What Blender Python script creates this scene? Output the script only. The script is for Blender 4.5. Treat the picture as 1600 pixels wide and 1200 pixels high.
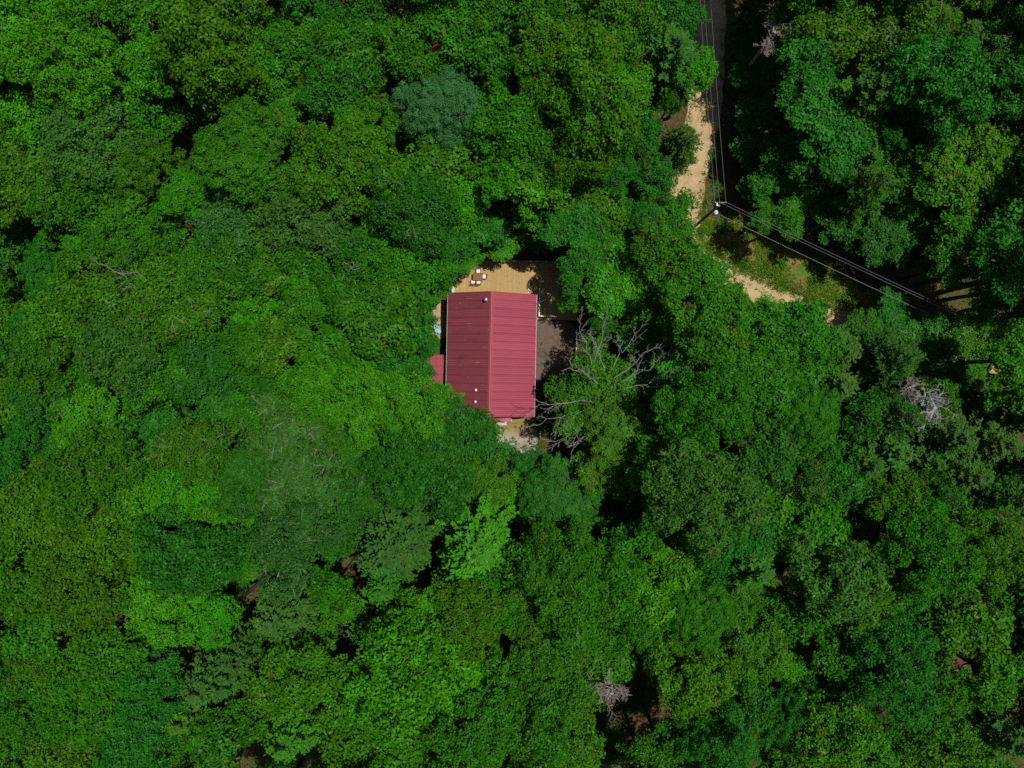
import bpy, bmesh, math, random
import numpy as np
from mathutils import Vector, Matrix

scene = bpy.context.scene
for o in list(bpy.data.objects):
    bpy.data.objects.remove(o, do_unlink=True)
COL = scene.collection

# ------------------------------------------------------------------ camera
FPX = 1111.0            # focal length in pixels of a 1600 px wide frame
CAMZ = 83.0
cam_d = bpy.data.cameras.new('camera')
cam = bpy.data.objects.new('camera', cam_d)
COL.objects.link(cam)
cam.location = (0, 0, CAMZ)
cam.rotation_euler = (0, 0, 0)
cam_d.sensor_width = 36.0
cam_d.lens = 36.0 * FPX / 1600.0
cam_d.clip_end = 2000
scene.camera = cam

# ------------------------------------------------------------------ light
SUN_EL = math.radians(72)
SUN_AZ = math.radians(17.5)     # measured from +X towards +Y
sdir = Vector((math.cos(SUN_EL) * math.cos(SUN_AZ), math.cos(SUN_EL) * math.sin(SUN_AZ), math.sin(SUN_EL)))
w = bpy.data.worlds.new('World')
scene.world = w
w.use_nodes = True
nt = w.node_tree
nt.nodes.clear()
wo = nt.nodes.new('ShaderNodeOutputWorld')
bg = nt.nodes.new('ShaderNodeBackground')
sky = nt.nodes.new('ShaderNodeTexSky')
sky.sky_type = 'NISHITA'
sky.sun_disc = False
sky.sun_elevation = SUN_EL
sky.sun_rotation = math.pi / 2 - SUN_AZ
bg.inputs['Strength'].default_value = 0.06
nt.links.new(sky.outputs[0], bg.inputs[0])
nt.links.new(bg.outputs[0], wo.inputs[0])
sl = bpy.data.lights.new('sun', 'SUN')
sl.energy = 4.5
sl.angle = math.radians(0.5)
sl.color = (1.0, 0.955, 0.88)
sun = bpy.data.objects.new('sun', sl)
COL.objects.link(sun)
sun.rotation_euler = sdir.to_track_quat('Z', 'Y').to_euler()
scene.view_settings.view_transform = 'Standard'
scene.view_settings.look = 'None'
scene.view_settings.exposure = 0.0
scene.view_settings.gamma = 1.0
scene.view_settings.use_curve_mapping = False
scene.cycles.use_denoising = False
scene.cycles.max_bounces = 6
scene.cycles.diffuse_bounces = 3
scene.cycles.glossy_bounces = 2
scene.cycles.transmission_bounces = 3

# ------------------------------------------------------------------ helpers
rng = np.random.default_rng(7)
random.seed(7)


def at(u, v, z=0.0):
    """a point of the place from where it shows in the survey photo and its height"""
    k = (CAMZ - z) / FPX
    return Vector(((u - 800) * k, (600 - v) * k, z))


def tag(o, label=None, cat=None, group=None, kind=None):
    if label: o['label'] = label
    if cat: o['category'] = cat
    if group: o['group'] = group
    if kind: o['kind'] = kind
    return o


def empty(name, loc=(0, 0, 0), rz=0.0):
    o = bpy.data.objects.new(name, None)
    o.empty_display_size = 0.3
    COL.objects.link(o)
    o.location = loc
    o.rotation_euler = (0, 0, rz)
    return o


def link(name, me, mat=None, parent=None, loc=None, rz=None):
    o = bpy.data.objects.new(name, me)
    COL.objects.link(o)
    if mat is not None and len(me.materials) == 0:
        me.materials.append(mat)
    if parent is not None:
        o.parent = parent
    if loc is not None: o.location = loc
    if rz is not None: o.rotation_euler = (0, 0, rz)
    return o


class MB:
    """collects simple solids into one mesh"""
    def __init__(self):
        self.v, self.f = [], []

    def raw(self, vs, fs):
        b = len(self.v)
        self.v += [tuple(p) for p in vs]
        self.f += [tuple(b + i for i in q) for q in fs]
        return self

    def box(self, x0, x1, y0, y1, z0, z1, m=None):
        vs = [Vector(p) for p in ((x0, y0, z0), (x1, y0, z0), (x1, y1, z0), (x0, y1, z0),
                                  (x0, y0, z1), (x1, y0, z1), (x1, y1, z1), (x0, y1, z1))]
        if m is not None: vs = [m @ p for p in vs]
        return self.raw(vs, [(3, 2, 1, 0), (4, 5, 6, 7), (0, 1, 5, 4), (1, 2, 6, 5), (2, 3, 7, 6), (3, 0, 4, 7)])

    def bevbox(self, x0, x1, y0, y1, z0, z1, b, m=None):
        vs, fs = [], []
        for (z, i) in ((z0, b), (z0 + b, 0), (z1 - b, 0), (z1, b)):
            vs += [(x0 + i + b, y0 + i, z), (x1 - i - b, y0 + i, z), (x1 - i, y0 + i + b, z), (x1 - i, y1 - i - b, z),
                   (x1 - i - b, y1 - i, z), (x0 + i + b, y1 - i, z), (x0 + i, y1 - i - b, z), (x0 + i, y0 + i + b, z)]
        for k in range(3):
            for j in range(8):
                fs.append((k * 8 + j, k * 8 + (j + 1) % 8, k * 8 + 8 + (j + 1) % 8, k * 8 + 8 + j))
        fs += [tuple(range(7, -1, -1)), tuple(range(24, 32))]
        vs = [Vector(p) for p in vs]
        if m is not None: vs = [m @ p for p in vs]
        return self.raw(vs, fs)

    def tube(self, pts, rads, n=6, cap=True):
        pts = [Vector(p) for p in pts]
        if not hasattr(rads, '__len__'): rads = [rads] * len(pts)
        rings = []
        up = Vector((0, 0, 1))
        for i, p in enumerate(pts):
            d = (pts[min(i + 1, len(pts) - 1)] - pts[max(i - 1, 0)])
            d = d.normalized() if d.length > 1e-9 else up
            a = d.cross(Vector((0, 0, 1)) if abs(d.z) < 0.9 else Vector((1, 0, 0))).normalized()
            b = d.cross(a)
            rings.append([p + (a * math.cos(t) + b * math.sin(t)) * rads[i]
                          for t in [2 * math.pi * k / n for k in range(n)]])
        vs = [q for r in rings for q in r]
        fs = []
        for i in range(len(pts) - 1):
            for k in range(n):
                k2 = (k + 1) % n
                fs.append((i * n + k, i * n + k2, (i + 1) * n + k2, (i + 1) * n + k))
        if cap:
            fs.append(tuple(range(n - 1, -1, -1)))
            fs.append(tuple(range((len(pts) - 1) * n, len(pts) * n)))
        return self.raw(vs, fs)

    def lathe(self, prof, n=16, c=(0, 0, 0)):
        vs, fs = [], []
        for (r, z) in prof:
            vs += [(c[0] + r * math.cos(2 * math.pi * k / n), c[1] + r * math.sin(2 * math.pi * k / n), c[2] + z) for k in range(n)]
        for i in range(len(prof) - 1):
            for k in range(n):
                k2 = (k + 1) % n
                fs.append((i * n + k, i * n + k2, (i + 1) * n + k2, (i + 1) * n + k))
        fs.append(tuple(range(n - 1, -1, -1)))
        fs.append(tuple(range((len(prof) - 1) * n, len(prof) * n)))
        return self.raw(vs, fs)

    def mesh(self, name, smooth=False):
        me = bpy.data.meshes.new(name)
        me.from_pydata(self.v, [], self.f)
        me.update()
        if smooth:
            me.polygons.foreach_set('use_smooth', [True] * len(me.polygons))
        return me

    def build(self, name, mat, parent=None, loc=None, rz=None, smooth=False):
        return link(name, self.mesh(name, smooth), mat, parent, loc, rz)


# ------------------------------------------------------------------ materials
class NG:
    def __init__(self, name):
        self.m = bpy.data.materials.new(name)
        self.m.use_nodes = True
        self.t = self.m.node_tree
        self.t.nodes.clear()
        self.out = self.n('ShaderNodeOutputMaterial')

    def n(self, typ, **kw):
        x = self.t.nodes.new(typ)
        for k, v in kw.items():
            setattr(x, k, v)
        return x

    def l(self, a, b):
        self.t.links.new(a, b)

    def noise(self, scale, detail=4, rough=0.6, vec=None, dim='3D'):
        x = self.n('ShaderNodeTexNoise')
        x.inputs['Scale'].default_value = scale
        x.inputs['Detail'].default_value = detail
        x.inputs['Roughness'].default_value = rough
        if vec is not None: self.l(vec, x.inputs['Vector'])
        return x.outputs['Fac']

    def ramp(self, fac, stops):
        x = self.n('ShaderNodeValToRGB')
        e = x.color_ramp.elements
        while len(e) < len(stops): e.new(0.5)
        for i, (p, c) in enumerate(stops):
            e[i].position = p
            e[i].color = (*c, 1) if len(c) == 3 else c
        self.l(fac, x.inputs[0])
        return x.outputs[0]

    def mix(self, fac, a, b, blend='MIX'):
        x = self.n('ShaderNodeMix', data_type='RGBA', blend_type=blend)
        for s, val in ((x.inputs[0], fac), (x.inputs[6], a), (x.inputs[7], b)):
            if isinstance(val, (int, float)): s.default_value = val
            elif isinstance(val, (tuple, list)): s.default_value = (*val, 1) if len(val) == 3 else val
            else: self.l(val, s)
        return x.outputs[2]

    def math(self, op, a, b=None, clamp=False):
        x = self.n('ShaderNodeMath', operation=op, use_clamp=clamp)
        for s, val in ((x.inputs[0], a), (x.inputs[1], b)):
            if val is None: continue
            if isinstance(val, (int, float)): s.default_value = val
            else: self.l(val, s)
        return x.outputs[0]

    def coords(self, kind='Object', scale=None):
        tc = self.n('ShaderNodeTexCoord')
        o = tc.outputs[kind]
        if scale is not None:
            mp = self.n('ShaderNodeMapping')
            mp.inputs['Scale'].default_value = scale
            self.l(o, mp.inputs['Vector'])
            o = mp.outputs[0]
        return o

    def bsdf(self, color, rough=0.7, spec=0.3, bump=None, bstr=0.3, bdist=0.02, metal=0.0):
        p = self.n('ShaderNodeBsdfPrincipled')
        if isinstance(color, (tuple, list)): p.inputs['Base Color'].default_value = (*color, 1)
        else: self.l(color, p.inputs['Base Color'])
        if isinstance(rough, (int, float)): p.inputs['Roughness'].default_value = rough
        else: self.l(rough, p.inputs['Roughness'])
        p.inputs['Specular IOR Level'].default_value = spec
        p.inputs['Metallic'].default_value = metal
        if bump is not None:
            b = self.n('ShaderNodeBump')
            b.inputs['Strength'].default_value = bstr
            b.inputs['Distance'].default_value = bdist
            self.l(bump, b.inputs['Height'])
            self.l(b.outputs[0], p.inputs['Normal'])
        self.l(p.outputs[0], self.out.inputs[0])
        return p


def simple(name, col, rough=0.6, spec=0.3, var=0.12, scale=8.0, metal=0.0, bstr=0.15):
    g = NG(name)
    c = g.coords('Object')
    n = g.noise(scale, 5, 0.65, c)
    lo = tuple(x * (1 - var) for x in col)
    hi = tuple(min(1, x * (1 + var)) for x in col)
    g.bsdf(g.ramp(n, [(0.3, lo), (0.7, hi)]), rough, spec, n, bstr, 0.01, metal)
    return g.m


def leaf_material(name, spec=0.11, rough=0.45, trans=0.22):
    g = NG(name)
    oi = g.n('ShaderNodeObjectInfo')
    at_ = g.n('ShaderNodeAttribute', attribute_name='tint')
    sep = g.n('ShaderNodeSeparateColor')
    g.l(at_.outputs['Color'], sep.inputs[0])
    br = g.math('ADD', g.math('MULTIPLY', sep.outputs[0], 0.9), 0.58)      # leaf to leaf brightness
    cmb = g.n('ShaderNodeCombineColor')
    for i in range(3): g.l(br, cmb.inputs[i])
    base = g.mix(1.0, oi.outputs['Color'], cmb.outputs[0], 'MULTIPLY')
    # some leaves of a crown are young or turning; how many is a property of the tree
    thr = g.math('LESS_THAN', sep.outputs[1], oi.outputs['Alpha'])
    tip = g.mix(sep.outputs[2], (0.12, 0.17, 0.008), (0.15, 0.10, 0.012))
    base = g.mix(g.math('MULTIPLY', thr, 0.6), base, tip)
    p = g.n('ShaderNodeBsdfPrincipled')
    g.l(base, p.inputs['Base Color'])
    p.inputs['Roughness'].default_value = rough
    p.inputs['Specular IOR Level'].default_value = spec
    tr = g.n('ShaderNodeBsdfTranslucent')
    g.l(g.mix(1.0, base, (1.2, 1.2, 0.4), 'MULTIPLY'), tr.inputs[0])
    mx = g.n('ShaderNodeMixShader')
    mx.inputs[0].default_value = trans
    g.l(p.outputs[0], mx.inputs[1])
    g.l(tr.outputs[0], mx.inputs[2])
    g.l(mx.outputs[0], g.out.inputs[0])
    return g.m


M = {}
M['leaf'] = leaf_material('broad_leaf')
M['needle'] = leaf_material('needle_leaf', 0.12, 0.65, 0.12)


def bark_material(name, a, b):
    g = NG(name)
    c = g.coords('Object', (1, 1, 0.3))
    n = g.noise(7, 6, 0.7, c)
    g.bsdf(g.ramp(n, [(0.3, a), (0.7, b)]), 0.9, 0.1, n, 0.6, 0.04)
    return g.m


M['bark'] = bark_material('bark', (0.05, 0.045, 0.038), (0.14, 0.13, 0.115))
M['palebark'] = bark_material('pale_bark', (0.17, 0.16, 0.145), (0.36, 0.345, 0.32))
M['deadbark'] = bark_material('dead_wood', (0.22, 0.21, 0.20), (0.42, 0.41, 0.40))
M['browndead'] = bark_material('brown_dead_wood', (0.16, 0.13, 0.115), (0.34, 0.29, 0.25))


def ground_mat():
    g = NG('forest_floor')
    c = g.coords('Object')
    n1 = g.noise(0.12, 5, 0.6, c)
    n2 = g.noise(2.2, 8, 0.75, c)
    n3 = g.noise(14, 4, 0.7, c)
    litter = g.ramp(n2, [(0.3, (0.03, 0.02, 0.012)), (0.52, (0.085, 0.05, 0.026)), (0.78, (0.19, 0.105, 0.05))])
    green = g.ramp(n3, [(0.3, (0.018, 0.045, 0.008)), (0.7, (0.05, 0.11, 0.018))])
    f = g.ramp(n1, [(0.42, (0, 0, 0)), (0.60, (1, 1, 1))])
    f2 = g.n('ShaderNodeSeparateColor')
    g.l(f, f2.inputs[0])
    g.bsdf(g.mix(g.math('MULTIPLY', f2.outputs[0], 0.75), litter, green), 0.95, 0.1, n2, 0.8, 0.08)
    return g.m


def road_mat():
    g = NG('dirt_road')
    c = g.coords('Object')
    n1 = g.noise(0.6, 6, 0.65, c)
    n2 = g.noise(5.0, 8, 0.75, c)
    n3 = g.noise(22, 4, 0.75, c)
    a = g.ramp(n1, [(0.32, (0.31, 0.22, 0.115)), (0.5, (0.42, 0.305, 0.165)), (0.7, (0.49, 0.37, 0.215))])
    b = g.ramp(n2, [(0.28, (0.45, 0.42, 0.40)), (0.48, (0.95, 0.95, 0.95)), (0.75, (1.12, 1.1, 1.08))])
    col = g.mix(1.0, a, b, 'MULTIPLY')
    s = g.n('ShaderNodeSeparateColor')      # fallen leaves and dark crumbs
    g.l(g.ramp(n3, [(0.62, (0, 0, 0)), (0.68, (1, 1, 1))]), s.inputs[0])
    g.bsdf(g.mix(g.math('MULTIPLY', s.outputs[0], 0.6), col, (0.16, 0.10, 0.05)), 0.95, 0.1, n2, 0.7, 0.04)
    return g.m


def weed_ground():
    g = NG('weedy_soil')
    c = g.coords('Object')
    n1 = g.noise(0.28, 5, 0.65, c)
    n2 = g.noise(2.5, 7, 0.75, c)
    soil = g.ramp(n2, [(0.3, (0.14, 0.085, 0.03)), (0.7, (0.30, 0.19, 0.075))])
    grass = g.ramp(n2, [(0.3, (0.04, 0.085, 0.012)), (0.7, (0.11, 0.17, 0.025))])
    s = g.n('ShaderNodeSeparateColor')
    g.l(g.ramp(n1, [(0.42, (0, 0, 0)), (0.58, (1, 1, 1))]), s.inputs[0])
    g.bsdf(g.mix(s.outputs[0], soil, grass), 0.95, 0.1, n2, 0.8, 0.05)
    return g.m


def gravel_mat():
    g = NG('gravel_path')
    c = g.coords('Object')
    n1 = g.noise(0.7, 4, 0.6, c)
    n2 = g.noise(16, 5, 0.8, c)
    a = g.ramp(n2, [(0.3, (0.17, 0.15, 0.11)), (0.55, (0.36, 0.32, 0.25)), (0.75, (0.62, 0.57, 0.48))])
    b = g.ramp(n2, [(0.3, (0.15, 0.095, 0.035)), (0.7, (0.36, 0.25, 0.105))])
    s = g.n('ShaderNodeSeparateColor')
    g.l(c, s.inputs[0])
    yy = g.n('ShaderNodeSeparateXYZ')
    g.l(c, yy.inputs[0])
    f = g.math('ADD', g.math('MULTIPLY', g.math('ADD', yy.outputs[1], 6.3), 0.9), g.math('SUBTRACT', n1, 0.5), True)
    g.bsdf(g.mix(f, a, b), 0.95, 0.1, n2, 0.8, 0.03)
    return g.m


def rib_grime(g, c, base, amt):
    """dirt caught along the foot of every rib and in the lap joints"""
    sp = g.n('ShaderNodeSeparateXYZ')
    g.l(c, sp.inputs[0])
    step = 2 * 6.82 / 15
    ph = g.math('FRACT', g.math('ADD', g.math('DIVIDE', sp.outputs[1], step / 4), 20.0))
    rib = g.math('MULTIPLY', g.math('GREATER_THAN', ph, 0.60), g.math('LESS_THAN', ph, 0.80))
    pl = g.math('FRACT', g.math('ADD', g.math('DIVIDE', sp.outputs[1], step), 20.5))
    lap = g.math('LESS_THAN', pl, 0.075)
    nz = g.noise(0.8, 4, 0.6, c)
    f = g.math('MAXIMUM', g.math('MULTIPLY', rib, amt * 0.8), g.math('MULTIPLY', lap, amt * 1.4))
    f = g.math('MULTIPLY', f, g.math('ADD', nz, 0.55), True)
    return g.mix(f, base, (0.085, 0.02, 0.028))


def roof_mat():
    g = NG('red_roof_metal')
    oi = g.n('ShaderNodeObjectInfo')
    c = g.coords('Object')
    wst = g.coords('Object', (0.5, 5.0, 1.0))
    n1 = g.noise(1.0, 5, 0.65, wst)
    n2 = g.noise(0.9, 5, 0.6, c)
    v = g.math('ADD', g.math('MULTIPLY', oi.outputs['Random'], 0.16), 0.92)
    cmb = g.n('ShaderNodeCombineColor')
    for i in range(3): g.l(v, cmb.inputs[i])
    base = g.ramp(n1, [(0.25, (0.26, 0.038, 0.064)), (0.75, (0.32, 0.052, 0.085))])
    base = g.mix(1.0, base, cmb.outputs[0], 'MULTIPLY')
    base = rib_grime(g, c, base, 0.32)
    g.bsdf(base, g.math('ADD', g.math('MULTIPLY', n2, 0.25), 0.38), 0.28, n2, 0.05, 0.02)
    return g.m


def roof_worn_mat():
    """the slope under the trees: mildew streaks and scuffed lines down the ribs"""
    g = NG('red_roof_metal_worn')
    oi = g.n('ShaderNodeObjectInfo')
    geo = g.n('ShaderNodeNewGeometry')
    mp = g.n('ShaderNodeMapping')
    mp.inputs['Scale'].default_value = (0.45, 2.2, 1.0)
    g.l(geo.outputs['Position'], mp.inputs['Vector'])
    n1 = g.noise(1.0, 6, 0.7, mp.outputs[0])
    mp2 = g.n('ShaderNodeMapping')
    mp2.inputs['Scale'].default_value = (0.55, 9.0, 1.0)
    g.l(geo.outputs['Position'], mp2.inputs['Vector'])
    n2 = g.noise(1.0, 3, 0.5, mp2.outputs[0])
    n3 = g.noise(6, 5, 0.7, geo.outputs['Position'])
    v = g.math('ADD', g.math('MULTIPLY', oi.outputs['Random'], 0.18), 0.9)
    cmb = g.n('ShaderNodeCombineColor')
    for i in range(3): g.l(v, cmb.inputs[i])
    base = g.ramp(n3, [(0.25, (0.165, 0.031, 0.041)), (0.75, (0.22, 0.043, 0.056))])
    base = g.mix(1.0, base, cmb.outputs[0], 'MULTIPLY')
    s = g.n('ShaderNodeSeparateColor')
    g.l(g.ramp(n1, [(0.52, (0, 0, 0)), (0.70, (1, 1, 1))]), s.inputs[0])
    base = g.mix(g.math('MULTIPLY', s.outputs[0], 0.7), base, (0.075, 0.035, 0.032))
    base = rib_grime(g, g.coords('Object'), base, 0.5)
    s2 = g.n('ShaderNodeSeparateColor')
    g.l(g.ramp(n2, [(0.70, (0, 0, 0)), (0.73, (1, 1, 1))]), s2.inputs[0])
    base = g.mix(g.math('MULTIPLY', s2.outputs[0], 0.5), base, (0.62, 0.50, 0.47))
    g.bsdf(base, g.math('ADD', g.math('MULTIPLY', n3, 0.25), 0.42), 0.4, n3, 0.05, 0.02)
    return g.m


def wood_mat(name, a, b, seed=0.0):
    g = NG(name)
    oi = g.n('ShaderNodeObjectInfo')
    c = g.coords('Object', (14, 1.1, 14))
    ad = g.n('ShaderNodeVectorMath', operation='ADD')
    g.l(c, ad.inputs[0])
    cb = g.n('ShaderNodeCombineXYZ')
    g.l(g.math('MULTIPLY', oi.outputs['Random'], 37.0), cb.inputs[1])
    g.l(cb.outputs[0], ad.inputs[1])
    n = g.noise(1.6, 6, 0.7, ad.outputs[0])
    col = g.ramp(n, [(0.25, a), (0.75, b)])
    v = g.math('ADD', g.math('MULTIPLY', oi.outputs['Random'], 0.16), 0.92)
    cmb = g.n('ShaderNodeCombineColor')
    for i in range(3): g.l(v, cmb.inputs[i])
    g.bsdf(g.mix(1.0, col, cmb.outputs[0], 'MULTIPLY'), 0.8, 0.2, n, 0.4, 0.01)
    return g.m


M['ground'] = ground_mat()
M['road'] = road_mat()
M['weed_ground'] = weed_ground()
M['gravel'] = gravel_mat()
M['roof'] = roof_mat()
M['roof_worn'] = roof_worn_mat()
M['tan_board'] = wood_mat('tan_deck_board', (0.33, 0.215, 0.085), (0.46, 0.32, 0.135))
M['brown_board'] = wood_mat('brown_deck_board', (0.085, 0.06, 0.045), (0.16, 0.115, 0.085))
M['rail_wood'] = wood_mat('railing_wood', (0.20, 0.115, 0.07), (0.34, 0.21, 0.12))
M['table_wood'] = wood_mat('table_wood', (0.16, 0.07, 0.012), (0.30, 0.14, 0.03))
M['siding'] = wood_mat('cabin_siding', (0.14, 0.075, 0.04), (0.24, 0.14, 0.08))
M['white'] = simple('white_paint', (0.74, 0.73, 0.70), 0.5, 0.4, 0.08)
M['metal'] = simple('galvanised_metal', (0.62, 0.63, 0.65), 0.35, 0.5, 0.1, 12, 0.8)
M['dark_metal'] = simple('dark_metal', (0.035, 0.032, 0.032), 0.5, 0.4, 0.2)
M['cushion'] = simple('pale_cushion', (0.70, 0.60, 0.56), 0.9, 0.1, 0.08, 20)
M['dish'] = simple('dish_grey', (0.52, 0.57, 0.62), 0.45, 0.4, 0.06)
M['pole'] = simple('weathered_pole', (0.20, 0.17, 0.14), 0.9, 0.1, 0.25, 3)
M['wire'] = simple('wire_aluminium', (0.11, 0.115, 0.13), 0.5, 0.5, 0.1, 2)
M['darkwire'] = simple('wire_jacket', (0.10, 0.105, 0.115), 0.5, 0.4, 0.1, 2)
M['porcelain'] = simple('transformer_grey', (0.60, 0.64, 0.68), 0.35, 0.5, 0.05)
M['slab'] = simple('porch_slab', (0.50, 0.40, 0.36), 0.9, 0.1, 0.2, 5)
M['tarp'] = simple('pale_tarp', (0.30, 0.46, 0.50), 0.5, 0.3, 0.5, 3.5)
M['stone'] = simple('pale_stone', (0.42, 0.38, 0.31), 0.9, 0.2, 0.35, 4)
M['glass'] = simple('window_glass', (0.03, 0.04, 0.05), 0.08, 0.6, 0.1)

# ------------------------------------------------------------------ the ground
def sheet(name, pts, z, mat, label=None, wob=0.0, div=1):
    """polygon sheet, edge slightly wavering"""
    P = []
    n = len(pts)
    for i in range(n):
        a, b = Vector(pts[i]), Vector(pts[(i + 1) % n])
        k = max(1, int((b - a).length / div))
        for j in range(k):
            p = a.lerp(b, j / k)
            P.append((p.x + random.uniform(-wob, wob), p.y + random.uniform(-wob, wob)))
    bm = bmesh.new()
    vs = [bm.verts.new((x, y, z)) for x, y in P]
    es = [bm.edges.new((vs[i], vs[(i + 1) % len(vs)])) for i in range(len(vs))]
    bmesh.ops.triangle_fill(bm, use_beauty=True, edges=es)
    for f in bm.faces:
        f.normal_update()
        if f.normal.z < 0: f.normal_flip()
    me = bpy.data.meshes.new(name)
    bm.to_mesh(me)
    bm.free()
    o = link(name, me, mat)
    tag(o, kind='structure')
    return o


tag(MB().raw([(-400, -400, 0), (400, -400, 0), (400, 400, 0), (-400, 400, 0)], [(0, 1, 2, 3)]).build('ground', M['ground']), kind='structure')


def strip(name, line, width, z, mat, wob=0.12):
    pts = [at(u, v, z) for u, v in line]
    # smooth the centre line
    P = []
    for i in range(len(pts) - 1):
        p0, p1, p2, p3 = pts[max(i - 1, 0)], pts[i], pts[i + 1], pts[min(i + 2, len(pts) - 1)]
        for j in range(6):
            t = j / 6
            P.append(0.5 * ((2 * p1) + (p2 - p0) * t + (2 * p0 - 5 * p1 + 4 * p2 - p3) * t * t + (3 * p1 - p0 - 3 * p2 + p3) * t ** 3))
    P.append(pts[-1])
    vs, fs = [], []
    for i, p in enumerate(P):
        d = (P[min(i + 1, len(P) - 1)] - P[max(i - 1, 0)]).normalized()
        s = Vector((-d.y, d.x, 0))
        h = width / 2
        vs += [p + s * (h + random.uniform(-wob, wob)), p, p - s * (h + random.uniform(-wob, wob))]
    for i in range(len(P) - 1):
        for k in range(2):
            fs.append((i * 3 + k, (i + 1) * 3 + k, (i + 1) * 3 + k + 1, i * 3 + k + 1))
    o = MB().raw([(p.x, p.y, z) for p in vs], fs).build(name, mat)
    tag(o, kind='structure')
    return o


ROAD = [(1104, -160), (1106, -40), (1107, 60), (1103, 150), (1090, 230), (1073, 300), (1070, 345), (1090, 390), (1135, 428),
        (1195, 459), (1270, 485), (1350, 506), (1430, 526), (1500, 548), (1590, 562), (1760, 590)]
strip('road', ROAD, 3.9, 0.008, M['road'], 0.18)
CLEAR = [(1082, 362), (1104, 342), (1150, 344), (1190, 372), (1250, 398), (1310, 430), (1360, 450), (1420, 470), (1400, 500), (1330, 490),
         (1270, 474), (1200, 448), (1150, 424), (1105, 392)]
sheet('clearing', [at(u, v)[:2] for u, v in CLEAR], 0.004, M['weed_ground'], wob=0.25, div=0.8)
PATH = [(770, 655), (838, 655), (840, 690), (836, 712), (812, 730), (806, 760), (770, 790), (735, 800), (725, 780), (755, 765), (780, 735),
        (783, 700), (768, 670)]
sheet('path', [at(u, v)[:2] for u, v in PATH], 0.004, M['gravel'], wob=0.12, div=0.5)
sheet('dirt_patch', [at(u, v)[:2] for u, v in [(676, 470), (698, 468), (699, 500), (697, 524), (688, 532), (676, 524), (671, 500)]], 0.004, M['road'], wob=0.1, div=0.5)

# ------------------------------------------------------------------ cabin
CX, CY, CRZ = -2.33, 3.25, math.radians(-1.2)
EZ, RISE, HW, HL = 3.6, 2.2, 4.92, 6.82
SL = math.hypot(HW, RISE)
PITCH = math.atan2(RISE, HW)
cabin = tag(empty('cabin', (CX, CY, 0), CRZ), 'cabin under a long red ribbed metal gable roof in a forest gap', 'cabin')


def gable_prism(x, y0, y1, zb, ze, zr):
    vs = [(-x, y0, zb), (x, y0, zb), (x, y0, ze), (0, y0, zr), (-x, y0, ze),
          (-x, y1, zb), (x, y1, zb), (x, y1, ze), (0, y1, zr), (-x, y1, ze)]
    fs = [(0, 1, 2, 3, 4), (9, 8, 7, 6, 5), (0, 5, 6, 1), (1, 6, 7, 2), (2, 7, 8, 3), (3, 8, 9, 4), (4, 9, 5, 0)]
    return MB().raw(vs, fs)


wall = gable_prism(4.45, -6.3, 6.3, 0, EZ + 0.1, EZ + 0.1 + 4.45 * RISE / HW).build('wall', M['siding'], cabin)
# siding boards of the porch gable, the one end that shows
for k in range(14):
    z = 0.25 + k * 0.24
    MB().box(-4.44, 4.44, -6.33, -6.302, z, z + 0.225).build('siding_board', M['siding'], wall)
roof = MB()
for s in (-1, 1):
    a = Vector((0, 0, EZ + RISE))
    b = Vector((s * HW, 0, EZ))
    n = Vector((s * RISE, 0, HW)).normalized() * 0.1
    y0, y1 = -HL + 0.03, HL - 0.03
    vs = [(a.x, y0, a.z), (b.x * 0.995, y0, b.z + 0.01), (b.x * 0.995, y1, b.z + 0.01), (a.x, y1, a.z)]
    vs2 = [(x - n.x, y, z - n.z) for x, y, z in vs]
    if s > 0: fs = [(0, 1, 2, 3), (7, 6, 5, 4)]
    else: fs = [(3, 2, 1, 0), (4, 5, 6, 7)]
    fs += [(0, 4, 5, 1), (1, 5, 6, 2), (2, 6, 7, 3)]
    roof.raw(vs + vs2, fs)
roof = roof.build('roof', M['siding'], cabin)
NP = 15
PW = 2 * HL / NP


def panel_mesh(name, seed):
    r = random.Random(seed)
    ys, nr = [], 4
    prof = [(-PW / 2, 0.0)]
    for k in range(nr):
        c = -PW / 2 + (k + 0.5) * PW / nr
        hh = 0.034 if k == 0 else 0.024
        prof += [(c - 0.036, 0), (c - 0.016, hh), (c + 0.016, hh), (c + 0.036, 0)]
    prof += [(PW / 2 - 0.03, 0.0), (PW / 2 + 0.012, 0.012)]
    nx = 4
    vs = [(SL * 1.006 * i / nx, y, z + 0.004 * r.uniform(-1, 1)) for i in range(nx + 1) for (y, z) in prof]
    m = len(prof)
    fs = [(i * m + j, (i + 1) * m + j, (i + 1) * m + j + 1, i * m + j + 1) for i in range(nx) for j in range(m - 1)]
    return MB().raw(vs, fs).mesh(name)


pm = [panel_mesh('roof_panel', s) for s in range(4)]
pmw = [panel_mesh('roof_panel', s + 10) for s in range(4)]
for s in (1, -1):
    for k in range(NP):
        me = (pm if s > 0 else pmw)[k % 4]
        o = link('roof_panel', me, M['roof'] if s > 0 else M['roof_worn'], roof)
        o.location = (0, -HL + PW * (k + 0.5), EZ + RISE + 0.02)
        o.rotation_euler = (0, PITCH, 0 if s > 0 else math.pi)
rc = MB()
cap = [(-0.24, -0.075), (-0.12, -0.01), (-0.03, 0.055), (0.03, 0.055), (0.12, -0.01), (0.24, -0.075)]
rc.raw([(x, y, z + EZ + RISE + 0.03) for y in (-HL - 0.01, HL + 0.01) for (x, z) in cap],
       [(j + 1, j, 6 + j, 7 + j) for j in range(5)])
M['ridge'] = simple('ridge_red', (0.31, 0.052, 0.07), 0.45, 0.4, 0.1, 3)
rc.build('ridge_cap', M['ridge'], roof)
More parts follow.
